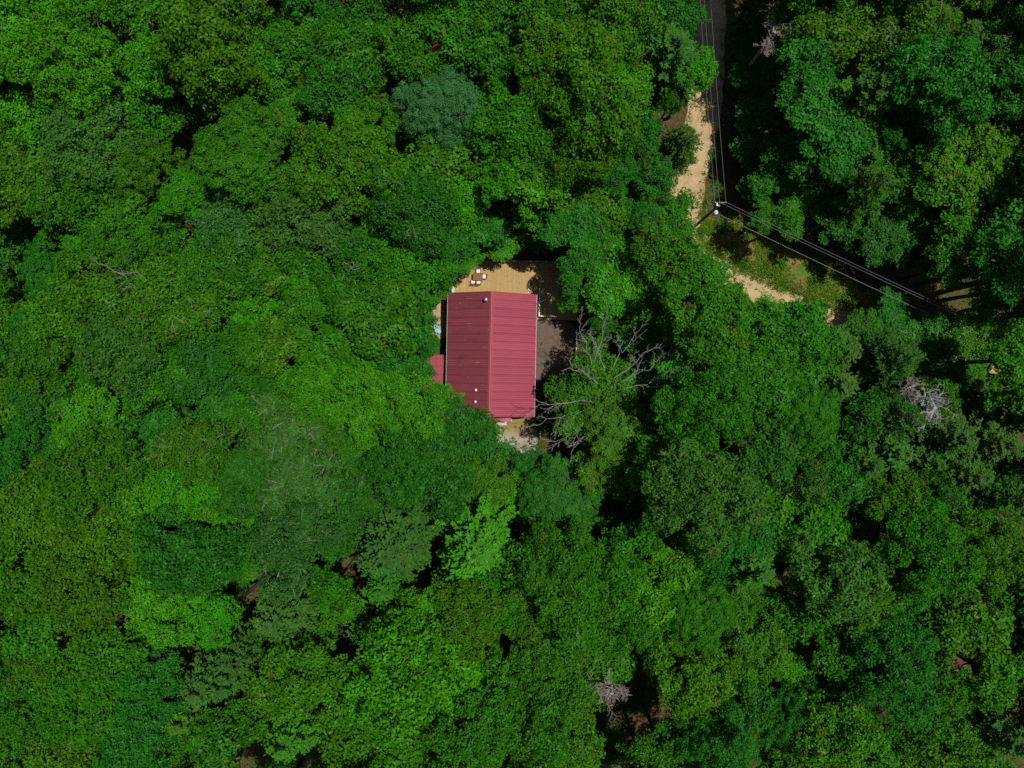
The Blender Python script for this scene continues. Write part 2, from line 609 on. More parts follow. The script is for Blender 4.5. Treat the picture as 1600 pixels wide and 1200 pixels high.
for s in (-1, 1):
    for j, y in enumerate((-HL, HL)):
        g_ = MB()
        g_.raw([(s * 0.1, y, EZ + RISE + 0.0), (s * HW, y, EZ + 0.045), (s * HW, y, EZ - 0.14), (s * 0.1, y, EZ + RISE - 0.18),
                (s * 0.1, y + (0.02 if y > 0 else -0.02), EZ + RISE), (s * HW, y + (0.02 if y > 0 else -0.02), EZ + 0.045),
                (s * HW, y + (0.02 if y > 0 else -0.02), EZ - 0.14), (s * 0.1, y + (0.02 if y > 0 else -0.02), EZ + RISE - 0.18)],
               [(0, 1, 2, 3), (7, 6, 5, 4), (0, 4, 5, 1), (1, 5, 6, 2), (2, 6, 7, 3)])
        g_.build('barge_board', M['ridge'], roof)
    # gutters
    gt = MB()
    x = s * (HW + 0.05)
    gt.box(x - 0.035, x + 0.035, -HL, HL, EZ - 0.14, EZ - 0.125)
    gt.box(x - 0.035, x - 0.028, -HL, HL, EZ - 0.125, EZ - 0.02)
    gt.box(x + 0.026, x + 0.04, -HL, HL, EZ - 0.125, EZ - 0.015)
    gt.build('gutter', M['white'], cabin)
    for y in (-6.1, 6.1):
        MB().tube([(x, y, EZ - 0.14), (s * 4.56, y, EZ - 0.45), (s * 4.54, y, 0.15)], 0.045).build('downspout', M['white'], cabin)


def window(x, y, z, wdt, hgt, face):
    """face: 'x+', 'x-' or 'y-' wall"""
    b, g_ = MB(), MB()
    w2, h2 = wdt / 2, hgt / 2
    rot = {'y-': 0, 'x+': math.pi / 2, 'x-': -math.pi / 2, 'y+': math.pi}[face]
    for q in ((-w2 - .07, w2 + .07, -.05, 0, -h2 - .07, -h2), (-w2 - .07, w2 + .07, -.05, 0, h2, h2 + .07),
              (-w2 - .07, -w2, -.05, 0, -h2, h2), (w2, w2 + .07, -.05, 0, -h2, h2), (-.02, .02, -.04, 0, -h2, h2)):
        b.box(*q)
    o = b.build('window', M['white'], cabin, (x, y, z), rot)
    MB().box(-w2, w2, -.02, -.004, -h2, h2).build('pane', M['glass'], o)


for y in (-3.5, 0.5, 4.2):
    window(-4.46, y, 2.2, 1.1, 1.2, 'x-')
    window(4.46, y, 2.2, 1.1, 1.2, 'x+')
window(-2.9, -6.34, 2.1, 1.1, 1.2, 'y-')
window(3.0, -6.34, 2.1, 1.1, 1.2, 'y-')
dr = MB().box(0.6, 1.55, -6.39, -6.336, 0.2, 2.3).build('door', M['ridge'], cabin)
MB().lathe([(0.03, -0.02), (0.045, 0), (0.03, 0.03)], 8, (1.45, -6.42, 1.2)).build('handle', M['metal'], dr)
# flue and plumbing vents stand on the worn slope
def roof_z(x): return EZ + RISE - abs(x) * RISE / HW + 0.02
fx, fy = -0.62, 5.9
flue = MB().lathe([(0.30, -0.12), (0.30, -0.03), (0.17, 0.02), (0.155, 0.10), (0.155, 0.42)], 18, (fx, fy, roof_z(fx))).build('flue', M['dark_metal'], cabin)
MB().lathe([(0.02, 0.42), (0.24, 0.44), (0.25, 0.47), (0.17, 0.56), (0.05, 0.60), (0.01, 0.605)], 18, (fx, fy, roof_z(fx))).build('rain_cap', M['metal'], flue, smooth=True)
for vx, vy in ((-1.52, -3.95), (-1.54, -5.22)):
    vp = MB().lathe([(0.16, -0.08), (0.16, 0.0), (0.07, 0.06), (0.06, 0.07), (0.06, 0.34)], 12, (vx, vy, roof_z(vx))).build('vent_pipe', M['white'], cabin)
    MB().lathe([(0.075, 0.30), (0.115, 0.32), (0.115, 0.38), (0.05, 0.42)], 12, (vx, vy, roof_z(vx))).build('vent_cap', M['white'], vp)
# porch hood over the door with a small gable of its own
ph = empty('porch', (1.15, -6.34, 0))
ph.parent = cabin
hood = MB()
for s in (-1, 1):
    n = 6
    for k in range(n):
        pass
    vs = [(0, 0.0, 3.0), (s * 1.22, 0.0, 2.62), (s * 1.22, -1.1, 2.62), (0, -1.1, 3.0)]
    vs2 = [(x, y, z - 0.07) for x, y, z in vs]
    fs = [(3, 2, 1, 0), (4, 5, 6, 7)] if s > 0 else [(0, 1, 2, 3), (7, 6, 5, 4)]
    fs += [(2, 6, 5, 1), (3, 7, 6, 2)]
    hood.raw(vs + vs2, fs)
hood.build('porch_roof', M['ridge'], ph)
for s in (-1, 1):
    MB().bevbox(s * 1.05 - .06, s * 1.05 + .06, -1.02, -0.9, 0.2, 2.62, .012).build('post', M['rail_wood'], ph)
MB().bevbox(-1.3, 1.3, -1.25, 0, 0, 0.2, .02).build('slab', M['slab'], ph)
MB().bevbox(-0.55, 0.75, -1.72, -1.26, 0, 0.11, .02).build('step', M['slab'], ph)

# ------------------------------------------------------------------ decks
deck = tag(empty('deck', (CX, CY, 0), CRZ), 'tan board deck wrapping the cabin end and side, partly in leaf shade', 'deck')
DZ = 1.0
BW = 0.148


def boards(parent, x0, x1, yfun, z, mat):
    n = int(round((x1 - x0) / BW))
    meshes = {}
    for k in range(n):
        xa = x0 + k * BW
        y0, y1 = yfun(xa + BW / 2)
        L = round(y1 - y0, 2)
        if L not in meshes:
            meshes[L] = MB().box(-BW / 2 + .006, BW / 2 - .006, 0, L, -0.03, 0).mesh('board')
        o = link('board', meshes[L], mat, parent)
        o.location = (xa + BW / 2, y0 + random.uniform(-.004, .004), z + random.uniform(-.002, .002))


boards(deck, -4.9, 9.74, lambda x: (6.34, 10.9) if x < 4.62 else (4.32, 10.9), DZ, M['tan_board'])
fr = MB()
fr.box(-4.9, 9.74, 10.86, 10.90, DZ - .28, DZ - .035)
fr.box(9.70, 9.74, 4.36, 10.855, DZ - .28, DZ - .035)
fr.box(4.62, 9.74, 4.31, 4.35, DZ - .28, DZ - .035)
for k in range(6):
    fr.box(-4.88, 9.68, 6.5 + k * 0.85, 6.54 + k * 0.85, DZ - .22, DZ - .032)
fr.build('deck_frame', M['rail_wood'], deck)
for px in (-4.7, -1.2, 2.4, 6.0, 9.5):
    for py in (7.0, 10.7):
        MB().box(px - .07, px + .07, py - .07, py + .07, 0, DZ - .285).build('deck_post', M['rail_wood'], deck)
MB().bevbox(4.02, 4.18, 7.35, 8.62, DZ + .002, DZ + .035, .008).build('pale_plank', M['white'], deck)['label'] = 'short white plank lying on the tan boards'

rail = tag(empty('deck_railing', (CX, CY, 0), CRZ), 'brown board railing with pale capped posts round the tan deck', 'railing')
def rail_run(p0, p1, z, parent, mat_b, mat_cap, h=0.95, nb=3, post_step=1.85):
    p0, p1 = Vector(p0), Vector(p1)
    L = (p1 - p0).length
    ang = math.atan2(p1.y - p0.y, p1.x - p0.x)
    n = max(1, round(L / post_step))
    for k in range(n + 1):
        q = p0.lerp(p1, k / n)
        o = MB().bevbox(-.05, .05, -.05, .05, 0, h + .03, .01).build('post', mat_b, parent, (q.x, q.y, z), ang)
        MB().raw([(-.075, -.075, h + .031), (.075, -.075, h + .031), (.075, .075, h + .031), (-.075, .075, h + .031), (0, 0, h + .09)],
                 [(3, 2, 1, 0), (0, 1, 4), (1, 2, 4), (2, 3, 4), (3, 0, 4)]).build('post_cap', mat_cap, o)
    for k in range(n):
        a = p0.lerp(p1, k / n)
        seg = L / n
        for j in range(nb):
            zz = z + 0.12 + j * (h - 0.18) / nb
            MB().box(.052, seg - .052, -.018, .018, 0, (h - 0.18) / nb - 0.06).build('rail_board', mat_b, parent, (a.x, a.y, zz), ang)
        MB().box(.052, seg - .052, -.06, .06, 0, .04).build('top_rail', mat_b, parent, (a.x, a.y, z + h - .02), ang)


rail_run((-4.85, 10.84), (9.68, 10.84), DZ, rail, M['rail_wood'], M['white'])
rail_run((9.68, 10.65), (9.68, 4.42), DZ, rail, M['rail_wood'], M['white'])
rail_run((-4.85, 6.6), (-4.85, 10.65), DZ, rail, M['rail_wood'], M['white'])
wrail = tag(empty('stair_railing', (CX, CY, 0), CRZ), 'white painted handrail along the cabin eave where the decks meet', 'railing')
rail_run((5.33, 7.75), (5.33, 4.62), DZ, wrail, M['white'], M['white'], 0.9, 2, 1.6)
rail_run((5.55, 4.62), (7.35, 4.62), DZ, wrail, M['white'], M['white'], 0.9, 2, 1.8)
lower = tag(empty('lower_deck', (CX, CY, 0), CRZ), 'dark brown weathered lower deck against the cabin side wall', 'deck')
LZ = 0.55
boards(lower, 4.58, 9.76, lambda x: (-2.6, 4.27 - max(0, (x - 8.95)) * 1.15), LZ, M['brown_board'])
lf = MB()
lf.box(9.72, 9.76, -2.6, 3.3, LZ - .25, LZ - .035)
lf.box(4.6, 9.70, -2.62, -2.58, LZ - .25, LZ - .035)
for k in range(6):
    lf.box(4.62, 9.6, -2.4 + k * 1.1, -2.36 + k * 1.1, LZ - .2, LZ - .032)
lf.build('deck_frame', M['rail_wood'], lower)
for px in (4.9, 7.2, 9.5):
    for py in (-2.3, 0.5, 3.0):
        MB().box(px - .06, px + .06, py - .06, py + .06, 0, LZ - .26).build('deck_post', M['rail_wood'], lower)
lrail = tag(empty('lower_railing', (CX, CY, 0), CRZ), 'white top railing along the outer edge of the dark lower deck', 'railing')
rail_run((9.70, 3.05), (9.70, -2.4), LZ, lrail, M['white'], M['white'], 0.9, 2, 1.85)

# ------------------------------------------------------------------ side shed
sx, sy = -8.95, 1.45
shed = tag(empty('shed', (sx, sy, 0), CRZ + math.radians(3)), 'small shed with a red ribbed metal roof beside the cabin eave', 'shed')
gb = MB()
gb.raw([(-1.1, -1.6, 0), (1.1, -1.6, 0), (1.1, 1.6, 0), (-1.1, 1.6, 0), (-1.1, -1.6, 2.0), (1.1, -1.6, 2.0), (1.1, 1.6, 2.45), (-1.1, 1.6, 2.45)],
       [(3, 2, 1, 0), (4, 5, 6, 7), (0, 1, 5, 4), (1, 2, 6, 5), (2, 3, 7, 6), (3, 0, 4, 7)])
gb.build('wall', M['siding'], shed)
for k in range(3):
    pw = 0.84
    prof = []
    for j in range(3):
        c = (j + .5) * pw / 3
        prof += [(c - .10, 0), (c - .03, 0), (c - .012, .026), (c + .012, .026), (c + .03, 0)]
    prof += [(pw + .012, .012)]
    m = len(prof)
    vs = [(-1.26 + k * pw + x, y, 2.235 + y * 0.141 + z) for y in (-1.82, 0, 1.82) for x, z in prof]
    MB().raw(vs, [(i * m + j, i * m + j + 1, (i + 1) * m + j + 1, (i + 1) * m + j) for i in range(2) for j in range(m - 1)]).build('roof_panel', M['roof'], shed)
MB().box(-0.4, 0.4, 1.6, 1.64, 0.05, 1.9).build('door', M['ridge'], shed)

# pale bundle lying on the bare strip beside the cabin
tb = bmesh.new()
bmesh.ops.create_icosphere(tb, subdivisions=4, radius=1)
for v in tb.verts:
    x, y, z = v.co
    q = 0.10 * math.sin(5 * x + 2 * y) * math.sin(4 * y - 3 * x) + 0.05 * math.sin(11 * x) * math.cos(9 * y)
    v.co = (0.45 * x * (1 + q), 0.75 * y * (1 + q), max(0.0, 0.42 * (z + 0.25) * (1 + 2 * q)) + 0.01)
tme = bpy.data.meshes.new('tarp_bundle')
tb.to_mesh(tme)
tb.free()
tme.polygons.foreach_set('use_smooth', [True] * len(tme.polygons))
p = at(684, 514)
tag(link('tarp_bundle', tme, M['tarp'], None, (p.x, p.y, 0.005), 0.4), 'pale blue and white covered bundle on bare ground beside the cabin', 'bundle')

# ------------------------------------------------------------------ table, chairs, dish
tp = at(746.5, 432.5, 1.74)
table = tag(empty('patio_table', (tp.x, tp.y, DZ), CRZ), 'brown slatted patio table with a dark frame on the deck', 'table')
MB().box(-.56, .56, -.43, -.38, .69, .735).box(-.56, .56, .38, .43, .69, .735).box(-.56, -.51, -.378, .378, .69, .735).box(.51, .56, -.378, .378, .69, .735).build('frame', M['dark_metal'], table)
for k in range(6):
    MB().box(-.508, .508, -.377 + k * .126, -.377 + k * .126 + .12, .70, .742).build('slat', M['table_wood'], table)
for a in (-.5, .5):
    for b in (-.37, .37):
        MB().tube([(a, b, 0), (a, b, .69)], .022, 8).build('leg', M['dark_metal'], table)


def chair(loc, rz, label):
    t = tag(empty('patio_chair', loc, rz), label, 'chair', 'chairs round the patio table')
    MB().bevbox(-.25, .25, -.24, .22, .40, .44, .01).build('seat', M['dark_metal'], t)
    MB().bevbox(-.23, .23, -.22, .19, .443, .52, .03).build('cushion', M['cushion'], t)
    mb = MB()
    mb.tube([(-.25, .22, .42), (-.25, .29, .7), (-.24, .34, .95)], .018, 6)
    mb.tube([(.25, .22, .42), (.25, .29, .7), (.24, .34, .95)], .018, 6)
    mb.tube([(-.24, .34, .95), (.24, .34, .95)], .018, 6)
    for k in range(6):
        zz = .52 + k * .07
        yy = .22 + (zz - .42) * .24
        mb.box(-.235, .235, yy, yy + .015, zz, zz + .05)
    mb.build('backrest', M['dark_metal'], t)
    for s in (-1, 1):
        MB().tube([(s * .27, .26, .66), (s * .28, 0, .66), (s * .27, -.2, .64), (s * .26, -.23, .42)], .02, 6).build('armrest', M['dark_metal'], t)
        MB().tube([(s * .25, -.23, .41), (s * .26, -.26, 0)], .016, 6).build('leg', M['dark_metal'], t)
        MB().tube([(s * .25, .21, .41), (s * .26, .26, 0)], .016, 6).build('leg', M['dark_metal'], t)
    return t


for (u, v, a, lb) in ((747.4, 423.5, 0, 'pale cushioned patio chair at the table side next to the deck railing'),
                      (756.6, 432, -90, 'pale cushioned patio chair at the table end facing the open boards'),
                      (739.2, 440.5, 180, 'pale cushioned patio chair half under leaves at the table side toward the cabin'),
                      (747.8, 440.8, 180, 'pale cushioned patio chair in full sun at the table side toward the cabin')):
    q = at(u, v, 1.5)
    chair((q.x, q.y, DZ + .002), math.radians(a) + CRZ, lb)

q = at(709, 453, 2.2)
dish = tag(empty('satellite_dish', (q.x, q.y, DZ), 0), 'grey satellite dish on a short mast at the shaded deck corner', 'satellite dish')
MB().tube([(0, 0, 0), (0, 0, 1.0), (-.08, 0, 1.2)], .03, 8).build('mast', M['metal'], dish)
db = MB()
nr, ns = 6, 24
R_ = Matrix.Translation((-.14, 0, 1.28)) @ Matrix.Rotation(math.radians(62), 4, 'Y')
vs = [R_ @ Vector((0, 0, 0))]
for i in range(1, nr + 1):
    r = i / nr
    for k in range(ns):
        t = 2 * math.pi * k / ns
        vs.append(R_ @ Vector((.36 * r * math.cos(t), .42 * r * math.sin(t), .085 * r * r)))
fs = [(0, 1 + k, 1 + (k + 1) % ns) for k in range(ns)]
for i in range(nr - 1):
    for k in range(ns):
        fs.append((1 + i * ns + k, 1 + (i + 1) * ns + k, 1 + (i + 1) * ns + (k + 1) % ns, 1 + i * ns + (k + 1) % ns))
db.raw(vs, fs)
dm = db.build('reflector', M['dish'], dish, smooth=True)
sm = dm.modifiers.new('thickness', 'SOLIDIFY')
sm.thickness = .012
MB().tube([(-.16, 0, .96), (.25, .05, 1.2), (.40, .08, 1.42)], .016, 6).build('feed_arm', M['metal'], dish)
MB().bevbox(-.05, .05, -.05, .05, -.06, .06, .015, Matrix.Translation((.41, .085, 1.47))).build('feed_horn', M['white'], dish)

# ------------------------------------------------------------------ power pole and wires
PT = at(1121, 323, 10.0)
def utility_pole(name, loc, label, rz=0.0):
    t = tag(empty(name, loc, rz), label, 'utility pole', 'poles carrying the wires')
    MB().tube([(0, 0, 0), (0, 0, 5), (0, 0, 10.4)], [.17, .145, .12], 10).build('shaft', M['pole'], t)
    MB().bevbox(-.35, .95, .38, .50, 9.85, 9.97, .015).build('crossarm', M['pole'], t)
    MB().tube([(0, .1, 9.4), (0, .42, 9.86)], .03, 6).tube([(0, .1, 9.9), (0, .40, 9.9)], .04, 6).build('brace', M['metal'], t)
    for x in (-.28, .16, .82):
        MB().lathe([(.02, 9.98), (.05, 10.0), (.03, 10.06), (.055, 10.08), (.03, 10.14), (.02, 10.18)], 8, (x, .44, 0)).build('insulator', M['porcelain'], t)
    tr = MB().lathe([(.04, 8.55), (.20, 8.58), (.22, 8.65), (.22, 9.35), (.20, 9.42), (.05, 9.46)], 16, (.05, -.42, 0)).build('transformer', M['porcelain'], t)
    for x in (-.03, .13):
        MB().lathe([(.03, 9.44), (.05, 9.5), (.03, 9.55), (.05, 9.6), (.02, 9.68)], 8, (x, -.42, 0)).build('bushing', M['white'], tr)
    MB().lathe([(.13, 10.4), (.14, 10.45), (.05, 10.5)], 10).build('pole_cap', M['pole'], t)
    return t


utility_pole('utility_pole', (PT.x, PT.y, 0), 'wooden utility pole with grey transformer standing between road and weedy clearing')


def wire(pts, r, mat, label, sag=0.5, name='power_line'):
    P = []
    for i in range(len(pts) - 1):
        a, b = Vector(pts[i]), Vector(pts[i + 1])
        for k in range(14):
            t = k / 14
            q = a.lerp(b, t)
            q.z -= sag * 4 * t * (1 - t)
            P.append(q)
    P.append(Vector(pts[-1]))
    o = MB().tube(P, r, 5).build(name, mat)
    tag(o, label, 'power line', 'overhead wires at the pole')
    return o


arm = [Vector((PT.x + x, PT.y + .44, 10.16)) for x in (-.28, .16, .82)]
NPOLE = at(1078, -340, 10.0)
SPOLE = at(1765, 622, 10.0)
utility_pole('utility_pole', (NPOLE.x, NPOLE.y, 0), 'wooden utility pole up the road where the wires come from')
utility_pole('utility_pole', (SPOLE.x, SPOLE.y, 0), 'wooden utility pole past the clearing where the wires lead')
for i, nm in enumerate(('road side', 'middle', 'forest side')):
    x = (-.28, .16, .82)[i]
    wire([arm[i], NPOLE + Vector((x, .44, .16))], .019, M['wire'], 'thin %s wire running from the pole above the dirt road' % nm, 0.7)
wire([arm[1], SPOLE + Vector((.16, .44, .16))], .019, M['wire'], 'thin middle wire running from the pole over the weedy clearing', 0.7)
wire([arm[2], SPOLE + Vector((.82, .44, .16))], .019, M['wire'], 'thin outer wire from the crossarm tip along the shaded tree edge', 0.7)
wire([Vector((PT.x + .12, PT.y - .16, 8.4)), SPOLE + Vector((.12, -.2, -1.5))], .033, M['wire'], 'thick twisted cable below the thin wires over the clearing', 0.7)
cab_w = Matrix.Translation((CX, CY, 0)) @ Matrix.Rotation(CRZ, 4, 'Z') @ Vector((HW - .2, 5.6, EZ + .55))
wire([Vector((PT.x - .12, PT.y - .05, 9.2)), cab_w], .022, M['wire'], 'service wire running from the pole down to the red cabin', 0.9)
hk = at(935, 316, 6.5)
wire([Vector((PT.x - .13, PT.y + .05, 8.6)), hk], .022, M['wire'], 'lone wire crossing the dirt road into the leaves', 0.3)
gy = at(1107, 357, 0)
wire([Vector((PT.x - .02, PT.y - .13, 8.9)), Vector((gy.x + 1.5, gy.y - 0.6, 0))], .022, M['darkwire'], 'slanted guy wire from the pole to the weeds', 0.0, 'guy_wire')

# ------------------------------------------------------------------ trees: crown and trunk builders
def nrmz(a):
    return a / np.maximum(np.linalg.norm(a, axis=-1, keepdims=True), 1e-9)


def leaf_mesh(name, P, D, N, L, W, tint, mat, fold=0.12, wide=0.5):
    """one four-cornered leaf per row: P base, D direction, N up side"""
    n = len(P)
    D = nrmz(D)
    S = nrmz(np.cross(D, N))
    N = nrmz(np.cross(S, D))
    L = L[:, None]
    W = W[:, None]
    V = np.empty((n, 4, 3))
    V[:, 0] = P
    V[:, 1] = P + D * L * wide + S * W * 0.5 + N * W * fold
    V[:, 2] = P + D * L
    V[:, 3] = P + D * L * wide - S * W * 0.5 + N * W * fold
    me = bpy.data.meshes.new(name)
    me.vertices.add(n * 4)
    me.vertices.foreach_set('co', V.reshape(-1).astype(np.float32))
    me.loops.add(n * 4)
    me.loops.foreach_set('vertex_index', np.arange(n * 4, dtype=np.int32))
    me.polygons.add(n)
    me.polygons.foreach_set('loop_start', np.arange(0, n * 4, 4, dtype=np.int32))
    me.update(calc_edges=True)
    ca = me.color_attributes.new('tint', 'FLOAT_COLOR', 'POINT')
    c = np.ones((n, 4, 4), dtype=np.float32)
    c[:, :, :3] = tint[:, None, :]
    ca.data.foreach_set('color', c.reshape(-1))
    me.materials.append(mat)
    return me


def rnd_dirs(r, n, zlo=-1.0, zhi=1.0):
    z = r.uniform(zlo, zhi, n)
    a = r.uniform(0, 2 * np.pi, n)
    s = np.sqrt(np.maximum(0, 1 - z * z))
    return np.stack([s * np.cos(a), s * np.sin(a), z], 1)


def limb(mb, a, b, r0, r1, r, sag=0.12, n=5, sides=5):
    a, b = Vector(a), Vector(b)
    d = b - a
    j = Vector((r.normal(), r.normal(), r.normal() * .5)) * d.length * 0.05
    pts, rad = [], []
    for i in range(n):
        t = i / (n - 1)
        q = a.lerp(b, t) + j * math.sin(math.pi * t)
        q.z += -sag * d.length * math.sin(math.pi * t)
        pts.append(q)
        rad.append(r0 + (r1 - r0) * t)
    mb.tube(pts, rad, sides, cap=False)


def broadleaf(R, H, seed, leaf=(0.15, 0.27), sub=(0.22, 0.45), lai=1.5, fill=0.86, lobe=(0.24, 0.38), nlobe=None, depth=0.85,
              mat='leaf', bark='bark', twigs=0, rough=1.3, jit=0.45):
    """crown of leafy puffs on lobes; returns (trunk mesh, crown mesh)"""
    r = np.random.default_rng(seed)
    dep = R * depth
    zc = H - dep * 0.62
    nl = nlobe or int(8 + R * 2.6)
    ph = r.uniform(0, 6.28, 4)
    lob = []
    for i in range(nl):
        t = (i + 0.5) / nl
        a = i * 2.39996 + r.normal() * 0.4
        out = 1 + 0.17 * math.sin(2 * a + ph[0]) + 0.15 * math.sin(3 * a + ph[1]) + 0.09 * math.sin(5 * a + ph[2])
        rr = math.sqrt(t) * 0.82 * R * (out + r.normal() * 0.08)
        x = min(math.sqrt(t) * 0.86, 0.97)
        z = zc + dep * (math.sqrt(1 - x * x) - 0.42) + r.normal() * 0.11 * R * rough
        lr = r.uniform(*lobe) * R * (1.05 - 0.25 * x)
        lob.append((rr * math.cos(a), rr * math.sin(a), z - lr * 0.6, lr))
    for i in range(int(nl * 0.45)):                      # a few low lobes close the sides
        a = r.uniform(0, 6.28)
        rr = R * r.uniform(0.55, 0.85)
        lob.append((rr * math.cos(a), rr * math.sin(a), zc - dep * r.uniform(0.2, 0.5), r.uniform(0.2, 0.3) * R))
    C, CR, CD, FP, FD = [], [], [], [], []
    mb = MB()
    tr = 0.055 * R + 0.06
    fork = zc - dep * 0.5
    lean = r.normal(size=2) * 0.02 * H
    mb.tube([(0, 0, 0), (lean[0] * .3, lean[1] * .3, fork * .5), (lean[0], lean[1], fork), (lean[0] * 1.2, lean[1] * 1.2, zc + dep * .1)],
            [tr * 1.25, tr, tr * .8, tr * .35], 8)
    for (lx, ly, lz, lr) in lob:
        limb(mb, (lean[0], lean[1], fork - r.uniform(0, 1.0)), (lx, ly, lz), tr * 0.42, 0.045, r)
        ms = (sub[0] + sub[1]) / 2
        nc = max(4, int(2 * math.pi * lr * lr * 1.25 / (math.pi * ms * ms * 1.28)))
        k = np.arange(nc) + 0.5
        zz = 1 - 1.32 * k / nc
        aa = k * 2.39996 + r.uniform(0, 6.28)
        ss = np.sqrt(np.maximum(0, 1 - zz * zz))
        d = nrmz(np.stack([ss * np.cos(aa), ss * np.sin(aa), zz], 1) + r.normal(size=(nc, 3)) * 0.14)
        d = d[r.uniform(size=nc) < fill]
        nc = len(d)
        cp = np.array([lx, ly, lz]) + d * lr * r.choice([0.72, 0.9, 1.05, 1.22], (nc, 1)) * r.uniform(0.93, 1.07, (nc, 1)) * np.array([1, 1, 0.85])
        C.append(cp)
        CD.append(d)
        CR.append(r.uniform(sub[0], sub[1], nc))
        nf = int(2 * math.pi * lr * lr * 15)           # shaded leaves inside the lobe
        fd = rnd_dirs(r, nf, -0.3, 1.0)
        FP.append(np.array([lx, ly, lz]) + fd * lr * r.uniform(0.45, 0.74, (nf, 1)) * np.array([1, 1, 0.85]))
        FD.append(fd)
        for q in range(0, nc, max(1, nc // 7)):
            limb(mb, (lx, ly, lz), cp[q], 0.04, 0.012, r, 0.05, 3, 4)
    C, CR, CD = map(np.concatenate, (C, CR, CD))
    am = 0.5 * ((leaf[0] + leaf[1]) / 2) ** 2 * 0.6
    cnt = np.maximum(8, (2 * math.pi * CR ** 2 * lai / am * 0.62).astype(int))
    idx = np.repeat(np.arange(len(C)), cnt)
    n = len(idx)
    d0 = CD[idx]
    dirs = nrmz(rnd_dirs(r, n, -0.55, 1.0) + d0 * 0.35)
    # a puff is uneven itself: ripple its radius
    rip = 1 + 0.18 * np.sin(dirs[:, 0] * 6 + idx) * np.cos(dirs[:, 1] * 6 + idx * 1.7)
    rad = CR[idx] * (0.45 + 0.6 * np.sqrt(r.uniform(0, 1, n))) * rip
    P = C[idx] + dirs * rad[:, None] * np.array([1, 1, 0.78])
    hor = dirs * np.array([1, 1, 0.25]) + r.normal(size=(n, 3)) * np.array([.55, .55, .16])
    N = nrmz(dirs * 0.75 + d0 * 0.25 + np.array([0, 0, 0.45]) + r.normal(size=(n, 3)) * jit)
    D = hor - N * np.sum(hor * N, 1, keepdims=True)
    t0 = np.clip(0.5 * r.uniform(0, 1, len(C))[idx] + 0.5 * r.uniform(0, 1, n), 0, 1)
    t1 = np.clip(0.6 * r.uniform(0, 1, len(C))[idx] + 0.4 * r.uniform(0, 1, n), 0, 1)
    T = np.stack([t0, t1, r.uniform(0, 1, n)], 1)
    LL = r.uniform(leaf[0], leaf[1], n)
    FP, FD = np.concatenate(FP), np.concatenate(FD)
    nf = len(FP)
    FN = nrmz(FD * 0.4 + np.array([0, 0, 0.9]) + r.normal(size=(nf, 3)) * 0.4)
    P, N = np.concatenate([P, FP]), np.concatenate([N, FN])
    D = np.concatenate([D, np.cross(FN, nrmz(r.normal(size=(nf, 3))))])
    T = np.concatenate([T, r.uniform(0, 1, (nf, 3)) * np.array([0.6, 1, 1]) + np.array([0, 0.3, 0])])
    LL = np.concatenate([LL, r.uniform(leaf[0], leaf[1], nf) * 1.25])
    n += nf
    for k in range(twigs):                               # bare twigs that stand out of the crown
        lx, ly, lz, lr = lob[r.integers(nl)]
        a = r.uniform(0, 6.28)
        s0 = np.array([lx * .9, ly * .9, lz + lr * .6])
        e = np.array([lx, ly, lz]) + np.array([math.cos(a), math.sin(a), r.uniform(0.75, 1.2)]) * lr * r.uniform(1.0, 1.25)
        limb(mb, s0, e, 0.024, 0.008, r, -0.05, 4, 4)
        for q in range(3):
            s1 = s0 * (1 - .35 - .2 * q) + e * (.35 + .2 * q)
            e2 = s1 + np.array([math.cos(a + r.normal() * .8), math.sin(a + r.normal() * .8), r.uniform(0, .6)]) * lr * 0.35
            limb(mb, s1, e2, 0.012, 0.006, r, 0, 3, 4)
    cm = leaf_mesh('crown', P, D, N, LL, LL * r.uniform(0.5, 0.7, n), T, M[mat], 0.06)
    tm = mb.mesh('trunk')
    tm.materials.append(M[bark])
    return tm, cm


